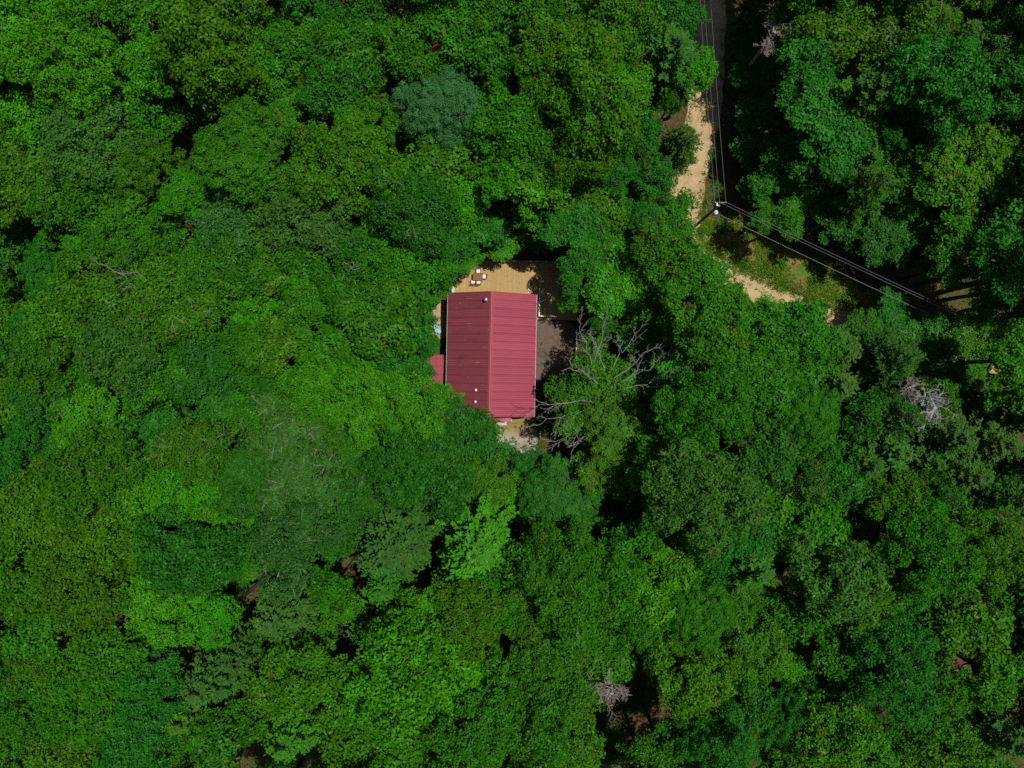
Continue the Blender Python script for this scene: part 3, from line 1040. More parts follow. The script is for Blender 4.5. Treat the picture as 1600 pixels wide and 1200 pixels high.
def conifer(R, H, seed, whorls=11, nb=7, up=0.25, flat=False, leaf=(0.26, 0.42), wid=0.10, low=0.42, dens=1.0, bark='bark', droop=0.15):
    """boughs in whorls, sprays of needles along side twigs: a star seen from above"""
    r = np.random.default_rng(seed)
    mb = MB()
    tr = 0.05 * R + 0.07
    mb.tube([(0, 0, 0), (0, 0, H * .5), (0, 0, H * .97)], [tr * 1.2, tr * .8, .03], 8)
    P, D, N, T, LL = [], [], [], [], []
    z0 = H * low
    for i in range(whorls):
        t = i / (whorls - 1)
        z = z0 + (H - z0) * t
        Lb = R * (1.0 - t) ** 0.62 * r.uniform(0.9, 1.05) + 0.3
        if t < 0.25: Lb *= 0.78 + 0.9 * t
        n = nb if t < 0.8 else nb - 2
        off = r.uniform(0, 6.28)
        for k in range(n):
            a = off + 2 * math.pi * k / n + r.normal() * 0.2
            L = Lb * r.uniform(0.72, 1.12)
            rise = up * L * (0.4 + t) + r.normal() * 0.12
            o = np.array([0, 0, z])
            ax = np.array([math.cos(a), math.sin(a), 0])
            sd = np.array([-math.sin(a), math.cos(a), 0])
            e = o + ax * L + np.array([0, 0, rise])
            limb(mb, o, e, 0.035 + 0.010 * L, 0.012, r, droop * .5, 4, 4)
            ns = max(4, int(L / 0.17))
            for j in range(ns):
                f = 0.16 + 0.84 * (j + r.uniform()) / ns
                b0 = o * (1 - f) + e * f
                b0[2] -= droop * .5 * L * math.sin(math.pi * f)
                for s in (-1, 1):
                    sl_ = (0.20 + 0.42 * L * 0.42 * (1 - abs(f - 0.45) * 1.1)) * r.uniform(0.6, 1.15)
                    bd = nrmz(ax * r.uniform(0.55, 1.0) + sd * s * r.uniform(0.5, 1.0) + np.array([0, 0, r.normal() * 0.16]))
                    m = max(3, int(sl_ / 0.06 * dens))
                    g = r.uniform(0.0, 1.0, (m, 1))
                    pos = b0 + bd * sl_ * g
                    if flat:
                        dd = nrmz(bd + sd * r.normal(size=(m, 1)) * 0.5 + ax * r.normal(size=(m, 1)) * 0.4 + r.normal(size=(m, 3)) * 0.12)
                        nn = nrmz(np.array([0, 0, 1]) + r.normal(size=(m, 3)) * 0.28)
                    else:
                        dd = nrmz(bd * 0.9 + r.normal(size=(m, 3)) * 0.42 + np.array([0, 0, .12]))
                        nn = nrmz(np.array([0, 0, 1]) + r.normal(size=(m, 3)) * 0.6)
                    P.append(pos)
                    D.append(dd)
                    N.append(nn)
                    c0 = r.uniform()
                    T.append(np.stack([np.clip(0.35 * c0 + 0.65 * r.uniform(0, 1, m), 0, 1), 0.5 * c0 + 0.5 * r.uniform(0, 1, m), r.uniform(0, 1, m)], 1))
                    LL.append(r.uniform(leaf[0], leaf[1], m))
    P, D, N, T, LL = map(np.concatenate, (P, D, N, T, LL))
    cm = leaf_mesh('crown', P, D, N, LL, np.full(len(LL), wid) * r.uniform(0.7, 1.3, len(LL)), T, M['needle'], 0.05, 0.5)
    tm = mb.mesh('trunk')
    tm.materials.append(M[bark])
    return tm, cm


def dead_tree(R, H, seed, bark='deadbark', spread=1.0, gen=4, lean=(0, 0), thick=1.0):
    """bare trunk, limbs and twigs, forking in four generations"""
    r = np.random.default_rng(seed)
    trunk, limbs = MB(), MB()
    tr = (0.045 * R + 0.09) * thick
    top = Vector((lean[0], lean[1], H * 0.72))
    trunk.tube([(0, 0, 0), (lean[0] * .4, lean[1] * .4, H * .36), top], [tr * 1.2, tr, tr * .7], 8)

    def grow(p, d, L, rad, g):
        q = p
        dd = d.copy()
        pts, rads = [Vector(p)], [rad]
        for i in range(4):
            dd = (dd + Vector(r.normal(size=3) * 0.17)).normalized()
            q = q + dd * L / 4
            pts.append(q)
            rads.append(max(0.016, rad * (1 - 0.14 * (i + 1))))
        limbs.tube(pts, rads, 5 if g < 2 else 4, cap=False)
        if g >= gen: return
        n = 4 if g < 2 else int(r.integers(3, 5))
        for k in range(n):
            i = int(r.integers(1, 5))
            c = Vector(r.normal(size=3))
            c.z = abs(c.z) * 0.35
            nd = (dd * 0.9 + c.normalized() * 0.95 * spread).normalized()
            grow(pts[i], nd, L * r.uniform(0.5, 0.72), max(0.018, rads[i] * 0.6), g + 1)
    n0 = 8
    for k in range(n0):
        a = 2 * math.pi * k / n0 + r.normal() * .3
        d = Vector((math.cos(a), math.sin(a), r.uniform(0.25, 0.8))).normalized()
        st = Vector((lean[0], lean[1], H * 0.72)) - Vector((lean[0], lean[1], H * .72)) * r.uniform(0, .16)
        grow(st, d, R * 0.55, tr * 0.55, 1)
    tm, bm_ = trunk.mesh('trunk'), limbs.mesh('branches')
    tm.materials.append(M[bark])
    bm_.materials.append(M[bark])
    return tm, bm_


LIB = {}
def addlib(k, R, H, fn):
    LIB.setdefault(k, []).append((R, H, fn))


for s, (R, H) in enumerate(((4.6, 18), (4.4, 18), (3.3, 16), (3.2, 16), (2.2, 13))):
    big = s in (0, 3)
    addlib('o', R, H, broadleaf(R, H, 100 + s, leaf=(0.21, 0.36) if big else (0.16, 0.29), sub=(0.27, 0.52) if big else (0.22, 0.45)))
for s, (R, H) in enumerate(((4.3, 18), (3.2, 16), (2.1, 13))):
    addlib('m', R, H, broadleaf(R, H, 200 + s, leaf=(0.12, 0.22), sub=(0.17, 0.36), rough=1.5, lobe=(0.22, 0.36)))
for s, (R, H) in enumerate(((4.0, 18), (2.9, 15), (2.0, 12))):
    addlib('b', R, H, broadleaf(R, H, 300 + s, leaf=(0.10, 0.18), sub=(0.18, 0.38), lai=1.5, fill=0.98, lobe=(0.28, 0.42), rough=0.7, jit=0.3))
for s, (R, H) in enumerate(((4.4, 18), (3.1, 16))):
    addlib('s', R, H, broadleaf(R, H, 400 + s, lai=1.2, fill=0.74, bark='palebark', twigs=12, rough=1.5))
for s, (R, H) in enumerate(((3.9, 19), (2.9, 17), (2.0, 13))):
    addlib('p', R, H, conifer(R, H, 500 + s, up=0.22, dens=1.15))
for s, (R, H) in enumerate(((4.2, 18), (3.0, 16), (2.1, 13))):
    addlib('h', R, H, conifer(R, H, 600 + s, up=0.30, flat=True, leaf=(0.20, 0.34), wid=0.15, dens=0.85, whorls=12, nb=8))

COLS = {  # leaf colour, share of young or turning leaves
    'G': ((0.040, 0.205, 0.004), 0.05, 'bright green'),
    'M': ((0.028, 0.142, 0.004), 0.09, 'mid green'),
    'D': ((0.019, 0.110, 0.006), 0.05, 'dark green'),
    'Y': ((0.040, 0.146, 0.004), 0.13, 'olive green'),
    'B': ((0.019, 0.132, 0.008), 0.03, 'blue green'),
    'L': ((0.036, 0.130, 0.014), 0.09, 'silvery green'),
    'P': ((0.030, 0.108, 0.009), 0.06, 'grey green'),
    'T': ((0.038, 0.150, 0.040), 0.0, 'pale blue grey'),
}
SPN = {'o': 'broadleaf tree', 'm': 'small leaved tree', 'b': 'dense smooth tree', 's': 'thin twiggy tree',
       'p': 'star shaped pine', 'h': 'feathery conifer'}
NAME = {'o': 'broadleaf_tree', 'm': 'small_leaved_tree', 'b': 'dense_crowned_tree', 's': 'sparse_tree', 'p': 'pine_tree', 'h': 'conifer_tree'}

# u, v of the crown centre, crown width (both in photo pixels), kind and colour, optional height
TREES = """
15,18,70,oB 70,40,120,oG 150,48,120,oG 40,98,120,oG 118,118,140,oG 45,162,90,oM 12,135,60,oD 190,20,70,mM 245,32,85,oM 300,28,100,oY 372,30,100,oY
330,88,150,oY 252,112,95,oG 365,142,105,oY 203,152,105,oM 238,190,75,oM 285,178,60,oD 60,188,85,oG 150,228,140,oL 105,250,90,oM 18,215,70,oM
225,272,90,bM 58,275,105,oY 250,222,45,mG 402,248,150,bM 288,268,45,mY 300,312,85,mG 246,322,60,sL 20,310,85,oY 102,318,85,oM 205,338,105,oM 155,325,80,oM
108,362,50,mG 215,385,105,mM 282,390,75,oM 366,352,125,sL
418,38,60,oD 445,42,70,oM 512,32,95,oB 582,42,100,oB 482,85,115,oM 440,112,95,oM 560,92,95,oM 540,145,115,oD 452,155,95,oM 650,22,95,oY 705,22,95,oM 775,32,100,oM
722,72,105,oM 640,92,95,oM 690,178,118,bT 757,138,60,mG 780,105,90,oM 580,190,95,mY 545,262,140,oY 500,228,70,sY 440,207,75,mG 682,262,115,oM 742,210,75,oY 785,205,95,oM
645,330,125,sD 598,318,90,oD 480,332,150,oL 432,372,95,oY 552,372,85,oD 722,312,85,oG 752,272,85,mG 787,292,75,mG 665,367,60,mG 752,352,78,oB,10
815,30,90,oM 872,42,115,oM 960,32,115,oM 1040,22,95,oB 985,62,75,oM 880,112,135,oY 838,90,80,oM 920,172,150,oY 860,168,95,oM 962,150,95,oG 832,235,130,oM 900,232,120,oY
1050,88,125,hP 1082,120,60,mG 1045,165,38,mM 1064,225,68,pP 1000,212,60,oB 1022,287,66,mB 960,272,65,bB 985,258,40,oY 870,310,95,oY,12 830,290,95,oG 930,320,95,oY,12 890,350,92,oB,12
944,362,80,oM,11 822,328,65,mG,10 1046,350,78,oM,12 1000,342,55,bB 1020,388,65,oM 962,394,78,oG,10
1175,22,55,oD,6 1242,30,80,oB,14 1170,110,55,oD,5 1160,62,45,oD,5 1264,82,98,oB,14 1258,142,92,oB,13 1168,235,50,oD,5 1175,180,55,oD,5 1180,295,50,oD,5
1306,62,105,oY,15 1325,22,80,oY 1352,8,65,hG 1420,42,105,sY 1390,28,65,oD 1480,22,75,oG 1490,68,65,hP 1560,40,105,oM 1530,102,95,oL 1592,92,75,oM
1272,192,105,oB,14 1300,155,55,hY 1352,150,95,hP 1358,108,70,oY 1450,132,135,oB 1562,152,120,oB 1595,190,85,oD 1296,222,105,oB,13 1240,238,62,oB,9 1375,225,42,mB
1360,290,88,pP 1350,255,55,hP 1520,252,160,oY,15 1592,272,85,oM 1462,292,105,oM,14 1540,335,115,oM,13 1585,352,105,oB 1258,305,75,oG,7.5 1215,312,45,oD,4.5 1440,345,95,oD,9 1300,342,75,oD,9 1380,366,85,oD,9
1565,412,110,oB 1490,390,95,oM,13 1335,370,50,oD,7 1545,455,70,oM,10 1600,470,70,oD,12 1470,420,60,oD,9 1440,405,50,oD,4
10,430,60,oM 45,430,45,mG 88,430,75,bB 72,520,70,bB 15,505,85,oY 132,425,75,mG 160,398,75,oM 172,478,130,oY 110,505,90,oY 262,472,160,sY 382,430,95,oM 392,475,85,mG 322,442,90,oM
82,570,95,oM 200,552,125,oL 262,572,125,oM 332,562,125,oB 392,552,85,oM 135,600,80,oM 30,622,85,oY 82,632,85,oB 58,665,65,bL 152,662,110,mG 235,682,95,oB 20,692,95,bB 30,742,85,oB 90,700,70,bB
162,732,140,oY 118,742,90,oM 60,778,115,oY 322,702,120,sY 292,742,120,oG 242,762,95,oG 382,742,95,bD 345,620,70,oB 410,690,60,oD 395,640,80,oM
432,432,95,oY 482,422,90,oM 530,430,80,oM 610,430,95,oM 660,442,85,oM 560,472,95,sM 490,490,105,oM 420,502,75,mG 440,542,95,oY 600,502,115,oM 640,492,78,oB 622,545,100,oB 550,552,105,oM
520,602,130,mG 592,632,115,mG 650,642,110,mG 682,622,50,mG,10 470,622,95,mY 700,636,60,mG,10 430,602,85,oD 420,645,65,bD 460,672,110,sL 540,692,95,oM 640,712,120,oD 712,668,92,oD,12 748,672,58,oD,10
763,700,70,oB,10 690,742,105,oD 590,742,115,oD 552,752,75,oM 490,752,125,sL 420,762,85,oM 762,752,80,oY,12 772,785,62,mG,11
602,382,90,oM 560,400,80,oD 695,395,80,oB,13 640,395,70,oM 682,440,46,oM,8 726,402,50,mG,8 664,508,42,oB,9 667,541,36,oB,8 657,584,46,oB,9
782,380,58,mG,5.5 838,372,46,oM,4.5 915,418,82,oB,11.5 964,440,102,oG,11.5 892,468,40,oM,8 1010,432,105,oG,12 1062,422,95,oM 1094,432,70,oM,10 1016,500,92,oM,9.5 1092,502,125,oM 1132,494,72,oG,11 1182,532,105,oM
1075,572,110,oM,13 1122,572,105,oM 1190,602,115,oM 975,702,145,bY,13 1040,655,65,oM,10 1090,642,125,oM 1070,692,70,oM 1185,695,110,oD 1135,620,80,oM 1082,772,150,oL 1020,735,95,oM 868,782,118,bB,12 828,722,58,bB,9 820,748,48,bB,9
925,745,70,oM,10 1180,770,110,oM 1015,605,75,oM,9 950,655,55,oY,10
1242,532,110,oM 1232,501,62,oG,9 1310,545,75,hP 1385,488,62,mB,7 1345,512,50,oM,8 1400,562,115,pP 1300,602,75,hP 1242,642,115,bM 1332,655,75,oD 1400,652,130,pP 1382,705,100,hP 1270,575,70,oM
1530,512,105,sY,10 1455,528,85,sM,8 1500,580,85,sM,8 1592,585,60,oM,9 1590,720,85,hP 1490,188,85,oD 1420,208,70,oD,5 1455,222,60,oD,5 1412,288,85,oM,12 1332,238,70,oB,12 1402,168,65,oM,12 1330,198,75,oM,13 1505,155,80,oM,13 1395,330,70,oM,9 1330,300,55,oD,9 1192,493,56,oG,7 1145,462,40,oM,6 1420,120,60,oM,13 1260,265,70,oB,10 1205,250,50,oD,8 1205,175,50,oD,8 1210,110,50,oB,8 1200,50,50,oD,8 1190,290,45,oB,7 40,372,85,oD,6 15,400,60,oD,6 1000,1085,50,oD,5 925,1135,45,oD,5 1200,-45,100,oD,13 1232,-95,120,oD,16 1185,-120,100,oM,14 1250,-30,90,oM,15 1545,745,80,oM 1560,562,90,oM 1572,615,70,oM 1592,650,75,hP 1480,682,95,hP 1552,692,110,hP 1502,742,110,hP 1562,775,105,pP 1292,742,105,oB 1220,722,95,oM 1272,772,75,mG 1342,722,85,hP 1382,772,95,oY
1440,772,85,oD 1250,748,80,sL 1440,720,80,hP 1450,620,60,oM 1590,500,60,oD,9
60,832,130,oY 152,842,130,oY 60,902,130,oY 140,902,130,oY 202,812,60,oM 302,862,135,oB 240,852,85,oY 270,932,130,mG 340,962,85,mG 228,922,70,mG 330,812,75,mG 382,822,65,mG
20,962,65,hP 90,965,105,oM 70,1012,85,oY 20,1032,75,oM 112,1042,105,oY 190,1012,105,oM 240,1035,85,oB 60,1102,85,oM 10,1102,60,oB 132,1092,120,oM 182,1092,110,oM 250,1085,85,oB
330,1062,120,hP 300,1112,95,hY 382,1022,85,hP 220,1162,105,oB 292,1162,85,oM 352,1162,105,oM 40,1172,115,oM 122,1172,105,oY 325,910,60,oG
455,852,130,sL 440,957,118,hP 410,870,60,mG 612,852,140,hP 600,915,80,hM 742,852,145,hG 700,922,75,hG 576,977,76,hP 542,942,65,mG 520,912,65,oM 650,972,110,oY 722,962,120,oY 772,932,85,oM
480,1052,130,oY 420,1052,65,hP 640,1042,150,oG 582,1082,110,oG 702,1032,105,oG 460,1142,130,hM 400,1112,65,oM 560,1162,105,oM 650,1152,115,oM 742,1132,140,oM 780,1062,105,oM 530,820,90,oD 500,995,60,oM
822,872,80,oM 880,872,120,oM 832,952,95,oY 900,952,115,oM 960,882,120,oM 980,962,120,oM 1062,882,110,oY 1022,922,85,oG 1080,952,110,bM 1050,992,100,oM 852,1052,120,oM 932,1018,112,oM,14 842,1122,120,oM 890,1152,95,oY
1070,1052,120,oY 1105,1085,90,oY 1030,1162,85,oM 1120,1152,120,mB 1000,1182,70,oM 1130,842,110,oB 1170,882,110,hM 1160,935,90,bM 1010,830,70,oM
1170,1002,110,mY 1232,1032,65,mG 1252,832,110,oM 1290,902,130,oL 1332,932,110,oY 1230,955,80,oM 1362,862,42,oM 1430,852,130,oM 1530,852,100,mY 1432,932,90,bB 1582,862,65,hP
1380,1032,130,oB 1412,1072,95,oB 1302,1022,75,oM 1500,972,110,oY 1562,932,90,oD 1530,1042,95,oM 1592,1032,95,mG 1272,1082,85,oD 1300,1132,130,oY 1352,1152,90,oM 1222,1112,75,bB 1232,1172,85,oY
1460,1112,110,oM 1500,1172,110,oM 1422,1172,85,oY 1562,1142,110,hP 1452,1052,75,oM 1330,810,80,oM 1490,800,70,oM 1595,960,60,oM 1170,1090,70,oD
"""
# landmarks a label may lean on
MARK = [('the wooden deck', 800, 425), ('the satellite dish', 700, 452), ('the small red shed', 680, 575), ('the porch steps', 785, 668), ('the cabin side wall', 860, 560),
        ('the utility pole', 1120, 322), ('the sunny weedy clearing', 1230, 425), ('the grey dead snag', 1510, 640), ('the brown dead tree', 960, 1110),
        ('the pale blue grey tree', 690, 178), ('the rounded tree past the porch', 868, 782), ('the densest conifer', 440, 957),
        ('the brightest conifer', 742, 852), ('the fallen dead tree', 165, 955), ('the bleached bare limbs', 925, 600),
        ('the leaning pale trunked tree', 262, 472), ('the dead limbs in shade', 1398, 232), ('the bare roadside treetop', 1218, 22),
        ('the shaded straight road', 1110, 60), ('the largest bright crown', 270, 932), ('the leaf hidden road bend', 1470, 540)]
ORD = ['', 'second ', 'third ', 'fourth ', 'fifth ', 'sixth ', 'seventh ', 'eighth ', 'ninth ', 'tenth ', 'eleventh ', 'twelfth ', 'thirteenth ', 'fourteenth ', 'fifteenth ', 'sixteenth '] + ['%dth ' % i for i in range(17, 60)]
TR = []
trng = np.random.default_rng(11)


def make_tree(u, v, d, sp, ck, H=None):
    if H is None:
        H = 9.5 + 0.075 * d + trng.uniform(-2.2, 2.2)
        if sp in 'ph': H += 1.0
    zc = H * 0.80
    R = d / 2 * (CAMZ - zc) / FPX * 1.05
    lib = sorted(LIB[sp], key=lambda e: abs(math.log(R / e[0])))
    same = [e for e in lib if abs(math.log(e[0] / lib[0][0])) < 0.12]
    R0, H0, (tm, cm) = same[int(trng.integers(len(same)))]
    p = at(u, v, zc)
    t = empty(NAME[sp], (p.x, p.y, 0), float(trng.uniform(0, 6.283)))
    sx_ = R / R0
    t.scale = (sx_ * float(trng.uniform(.94, 1.06)), sx_ * float(trng.uniform(.94, 1.06)), H / H0)
    col, brown, cn = COLS[ck]
    j = trng.normal(size=3) * np.array([0.10, 0.05, 0.12])
    g = float(trng.uniform(0.90, 1.12))
    c = [max(0.002, col[i] * g * (1 + float(j[i]))) for i in range(3)]
    a = link('trunk', tm, None, t)
    b = link('crown', cm, None, t)
    b.color = (*c, brown * float(trng.uniform(.5, 1.5)))
    TR.append(dict(o=t, u=u, v=v, d=d, sp=sp, ck=ck))
    return t


SEEN = []
for tok in TREES.split():
    f = tok.split(',')
    u, v, d = float(f[0]), float(f[1]), float(f[2])
    make_tree(u, v, d, f[3][0], f[3][1], float(f[4]) if len(f) > 4 else None)
    SEEN.append((u, v, d))

# young trees standing in the gaps of the canopy
HOLES = [(962, 1108, 48), (1508, 640, 45), (300, 230, 55), (30, 580, 45), (1000, 175, 45), (990, 95, 30), (1440, 210, 60), (290, 1000, 50), (945, 770, 30), (210, 60, 25), (1400, 420, 90), (1300, 400, 90), (1480, 450, 70)]
taken = list(SEEN) + [(h[0], h[1], h[2] * 1.6) for h in HOLES] + [(925, 605, 170)]
RPX = [(1106 + 0 * q, q) for q in range(-20, 140, 20)] + [(1100, 160), (1092, 200), (1088, 230), (1078, 270), (1072, 300), (1070, 340), (1085, 370), (1120, 400), (1130, 370), (1160, 430), (1180, 400), (1200, 450), (1240, 440), (1280, 470), (1330, 485), (1400, 510), (1450, 530), (1130, 60), (1135, 120), (1135, 180), (1130, 240), (1130, 290), (1122, 322), (1135, 335), (1150, 345), (1105, 330), (1215, 425), (1255, 425)]
for v in range(12, 1200, 21):
    for u in range(12, 1600, 21):
        uu, vv = u + trng.uniform(-9, 9), v + trng.uniform(-9, 9)
        if 668 < uu < 925 and 395 < vv < 680: continue
        if 765 < uu < 890 and 640 < vv < 725: continue
        if any((uu - a) ** 2 + (vv - b) ** 2 < 38 ** 2 for a, b in RPX): continue
        if any((uu - a) ** 2 + (vv - b) ** 2 < (d * .5 + 8) ** 2 for a, b, d in taken): continue
        make_tree(uu, vv, 50, 'om'[int(trng.integers(2))], 'MMDG'[int(trng.integers(4))], float(trng.uniform(7, 11)))
        taken.append((uu, vv, 50))
print('young trees', len(taken) - len(SEEN) - len(HOLES) - 1, 'all', len(TR))

# dead and leaning trees, each on its own
def dead(name, u, v, d, H, seed, bark, label, cat='dead tree', lean=(0, 0), spread=1.0, gen=4, thick=1.0):
    R = d / 2 * (CAMZ - H * .9) / FPX
    tm, bm_ = dead_tree(R, H, seed, bark, spread, gen, lean, thick)
    p = at(u, v, H * .9)
    t = tag(empty(name, (p.x - lean[0], p.y - lean[1], 0)), label, cat)
    link('trunk', tm, None, t)
    link('branches', bm_, None, t)
    return t


dead('dead_tree', 1508, 640, 98, 24, 31, 'deadbark', 'grey leafless dead snag with tangled bleached branches among pines')
dead('dead_tree', 1466, 603, 60, 21.5, 32, 'browndead', 'small brownish leafless tree touching the grey dead snag')
dead('dead_tree', 966, 1112, 92, 21, 33, 'browndead', 'brown leafless dead tree standing in a dark canopy gap')
dead('dead_tree', 1230, 24, 74, 17.5, 34, 'browndead', 'bare grey treetop rising out of blue green leaves by the road')
dead('dead_tree', 1398, 232, 40, 13, 35, 'palebark', 'pale dead limbs showing in a black gap of the woods', gen=2, thick=1.6)
dead('dead_tree', 165, 958, 82, 22, 36, 'browndead', 'brown fallen dead tree leaning through the leaves', lean=(-2.5, -1.6), spread=0.7)

# the tree beside the cabin that keeps bleached bare limbs in a green crown
zt = 11.0
p = at(928, 622, zt * .8)
Rb = 80 * (CAMZ - zt * .8) / FPX
tm, cm = broadleaf(Rb * 0.92, zt, 77, fill=0.85, rough=1.5)
bt = empty('broadleaf_tree', (p.x, p.y, 0))
tag(bt, 'green tree with long bleached bare limbs beside the dark lower deck', 'tree')
link('trunk', tm, None, bt)
cr = link('crown', cm, None, bt)
cr.color = (0.045, 0.165, 0.008, 0.08)
lm = MB()
r = np.random.default_rng(5)


def bare(p0, p1, rad, g, up=0.12):
    p0, p1 = Vector(p0), Vector(p1)
    d = p1 - p0
    n = 5
    pts = [p0.lerp(p1, i / n) + Vector(r.normal(size=3)) * d.length * 0.035 * (1 if 0 < i < n else 0) for i in range(n + 1)]
    lm.tube(pts, [rad * (1 - .75 * i / n) + .0055 for i in range(n + 1)], 4, cap=False)
    if g == 0: return
    for i in range(1, n + 1):
        for s in range(1):
            e = Vector(r.normal(size=3)) * 0.55
            e.z = abs(e.z) * .5
            nd = (d.normalized() + e + Vector((0, 0, up))).normalized()
            bare(pts[i], pts[i] + nd * d.length * r.uniform(.25, .45), rad * .45, g - 1, up)


zb = zt * 0.74
for (ua, va, ub, vb, za, zb_) in ((925, 570, 905, 512, 11, 12.6), (930, 560, 946, 500, 11, 13), (945, 575, 925, 530, 11.2, 12.6), (960, 590, 1036, 530, 11, 13.2), (965, 600, 1046, 560, 11, 13),
                                  (965, 610, 1042, 592, 11, 12.8), (960, 570, 1000, 515, 11.2, 13.2), (925, 628, 842, 632, 10.4, 11.4), (915, 640, 846, 662, 10.2, 11.2), (935, 650, 868, 690, 10.2, 11.2),
                                  (945, 655, 895, 702, 10, 11), (925, 590, 890, 575, 11.4, 12.2), (935, 600, 915, 585, 11.6, 12.8), (960, 640, 990, 660, 11, 12.4)):
    a_, b_ = at(ua, va, za), at(ub, vb, zb_)
    bare(a_ - Vector((p.x, p.y, 0)), b_ - Vector((p.x, p.y, 0)), .024, 3)
    limb(lm, (0, 0, zb * .75), a_ - Vector((p.x, p.y, 0)), .045, .024, r, 0.05)
lme = lm.mesh('bare_limbs')
lme.materials.append(M['deadbark'])
bl = link('bare_limbs', lme, None, bt)
bl['label'] = 'bleached leafless limbs sticking out of the green crown'
SEEN.append((925, 603, 150))

# bare spreading limbs of the leaning tree that shows its pale trunk
wt = [t for t in TR if (t['u'], t['v']) == (262, 472)][0]
lm = MB()
r = np.random.default_rng(9)
o0 = wt['o'].location.copy()
base = at(352, 528, 8.0)
for (ub, vb, zb_) in ((205, 440, 17.0), (245, 432, 17.2), (262, 470, 17.0), (180, 490, 16.4), (230, 520, 15.5), (285, 520, 14.5)):
    bare(base - o0, at(ub, vb, zb_) - o0, .05, 2, .05)
g0 = at(372, 540, 0)
lm.tube([(g0.x - o0.x, g0.y - o0.y, 0), base - o0], [.2, .1], 8)
lme = lm.mesh('bare_limbs')
lme.materials.append(M['palebark'])
s_ = wt['o'].scale
bl = link('bare_limbs', lme, None, wt['o'])
bl.matrix_parent_inverse = (Matrix.Translation(o0) @ Matrix.Rotation(wt['o'].rotation_euler.z, 4, 'Z') @ Matrix.Diagonal((*s_, 1))).inverted() @ Matrix.Translation(o0)
# loose bare twigs showing in the canopy belong to the nearest tree as its own twigs (kept in the thin crowned kind)

# closed woods past the frame on every side
for k in range(15):
    uu = -60 + k * 122
    if abs(uu - 1105) > 75:
        make_tree(uu + trng.uniform(-15, 15), -62 + trng.uniform(-12, 12), trng.uniform(120, 150), 'o', 'MMDYB'[k % 5])
    make_tree(uu + trng.uniform(-15, 15), 1262 + trng.uniform(-12, 12), trng.uniform(120, 150), 'o', 'MMDYB'[k % 5])
for k in range(10):
    vv = 40 + k * 122
    make_tree(-62 + trng.uniform(-12, 12), vv + trng.uniform(-15, 15), trng.uniform(120, 150), 'o', 'MYMDB'[k % 5])
    if abs(vv - 570) > 70:
        make_tree(1665 + trng.uniform(-12, 12), vv + trng.uniform(-15, 15), trng.uniform(120, 150), 'o', 'MYMDB'[k % 5])

# labels: look, then order out from something one can find
by = {}
for t in TR:
    nm, mu, mv = min(MARK, key=lambda m: (m[1] - t['u']) ** 2 + (m[2] - t['v']) ** 2)
    t['dist'] = math.hypot(mu - t['u'], mv - t['v'])
    t['size'] = 'small ' if t['d'] < 72 else ('wide ' if t['d'] > 118 else '')
    by.setdefault((t['size'], t['ck'], t['sp'], nm), []).append(t)
for (sz, ck, sp, nm), ts in by.items():
    ts.sort(key=lambda t: t['dist'])
    for i, t in enumerate(ts):
        if t['dist'] < 12: lab = '%s%s %s standing alone of its kind in the woods' % (sz, COLS[ck][2], SPN[sp])
        elif len(ts) == 1: lab = '%s%s %s nearest %s' % (sz, COLS[ck][2], SPN[sp], nm)
        else: lab = '%s%s%s %s out from %s' % (ORD[i] or 'first ', sz, COLS[ck][2], SPN[sp], nm)
        tag(t['o'], lab.strip(), 'tree', 'trees of the closed woods')
LM = {(262, 472): 'wide thin olive crown on a leaning pale trunk with spread bare limbs', (690, 178): 'pale blue grey smooth crowned tree standing out from darker neighbours',
      (868, 782): 'rounded blue green dense tree beyond the porch path', (440, 957): 'dense grey green conifer with fine smooth needles beside bright leaves',
      (742, 852): 'bright yellow green feathery conifer with radiating sprays', (270, 932): 'largest bright green crown above a black shadow gap'}
for t in TR:
    k = (t['u'], t['v'])
    if k in LM: t['o']['label'] = LM[k]

# ------------------------------------------------------------------ weeds, shrubs, stones
def inside(x, y, poly):
    c = False
    n = len(poly)
    for i in range(n):
        x0, y0 = poly[i]
        x1, y1 = poly[(i + 1) % n]
        if (y0 > y) != (y1 > y) and x < (x1 - x0) * (y - y0) / (y1 - y0) + x0: c = not c
    return c


r = np.random.default_rng(21)
CL = [tuple(at(u, v)[:2]) for u, v in CLEAR]
xs = [c[0] for c in CL]
ys = [c[1] for c in CL]
pts = []
while len(pts) < 1500:
    x, y = r.uniform(min(xs), max(xs)), r.uniform(min(ys), max(ys))
    if inside(x, y, CL) and (math.sin(x * .9) + math.cos(y * 1.1 + x * .4) + r.normal() * .8 > -0.3):
        pts.append((x, y, 0.0))
RDC = [at(u, v) for u, v in ROAD]
for k in range(900):                                   # ragged verges of the road
    i = int(r.integers(0, len(RDC) - 1))
    a_, b_ = RDC[i], RDC[i + 1]
    q = a_.lerp(b_, float(r.uniform()))
    d_ = (b_ - a_).normalized()
    o_ = float(r.choice([-1, 1]) * r.uniform(1.35, 2.5))
    if r.uniform() < 0.12: o_ = float(r.normal() * 0.2)
    pts.append((q.x - d_.y * o_, q.y + d_.x * o_, 0.0))
for k in range(220):                                   # weeds round the path
    x, y = r.uniform(-4.0, 3.4), r.uniform(-9.0, -4.4)
    if inside(x, y, [tuple(at(u, v)[:2]) for u, v in PATH]) and r.uniform() < .85: continue
    pts.append((x, y, 0.0))
pts = np.array(pts)
m = 14
P = np.repeat(pts, m, 0) + r.normal(size=(len(pts) * m, 3)) * np.array([.16, .16, 0])
P[:, 2] = np.abs(r.normal(size=len(P))) * .10
D = nrmz(r.normal(size=P.shape) * np.array([1, 1, .3]) + np.array([0, 0, .5]))
N = nrmz(np.array([0, 0, 1]) + r.normal(size=P.shape) * .5)
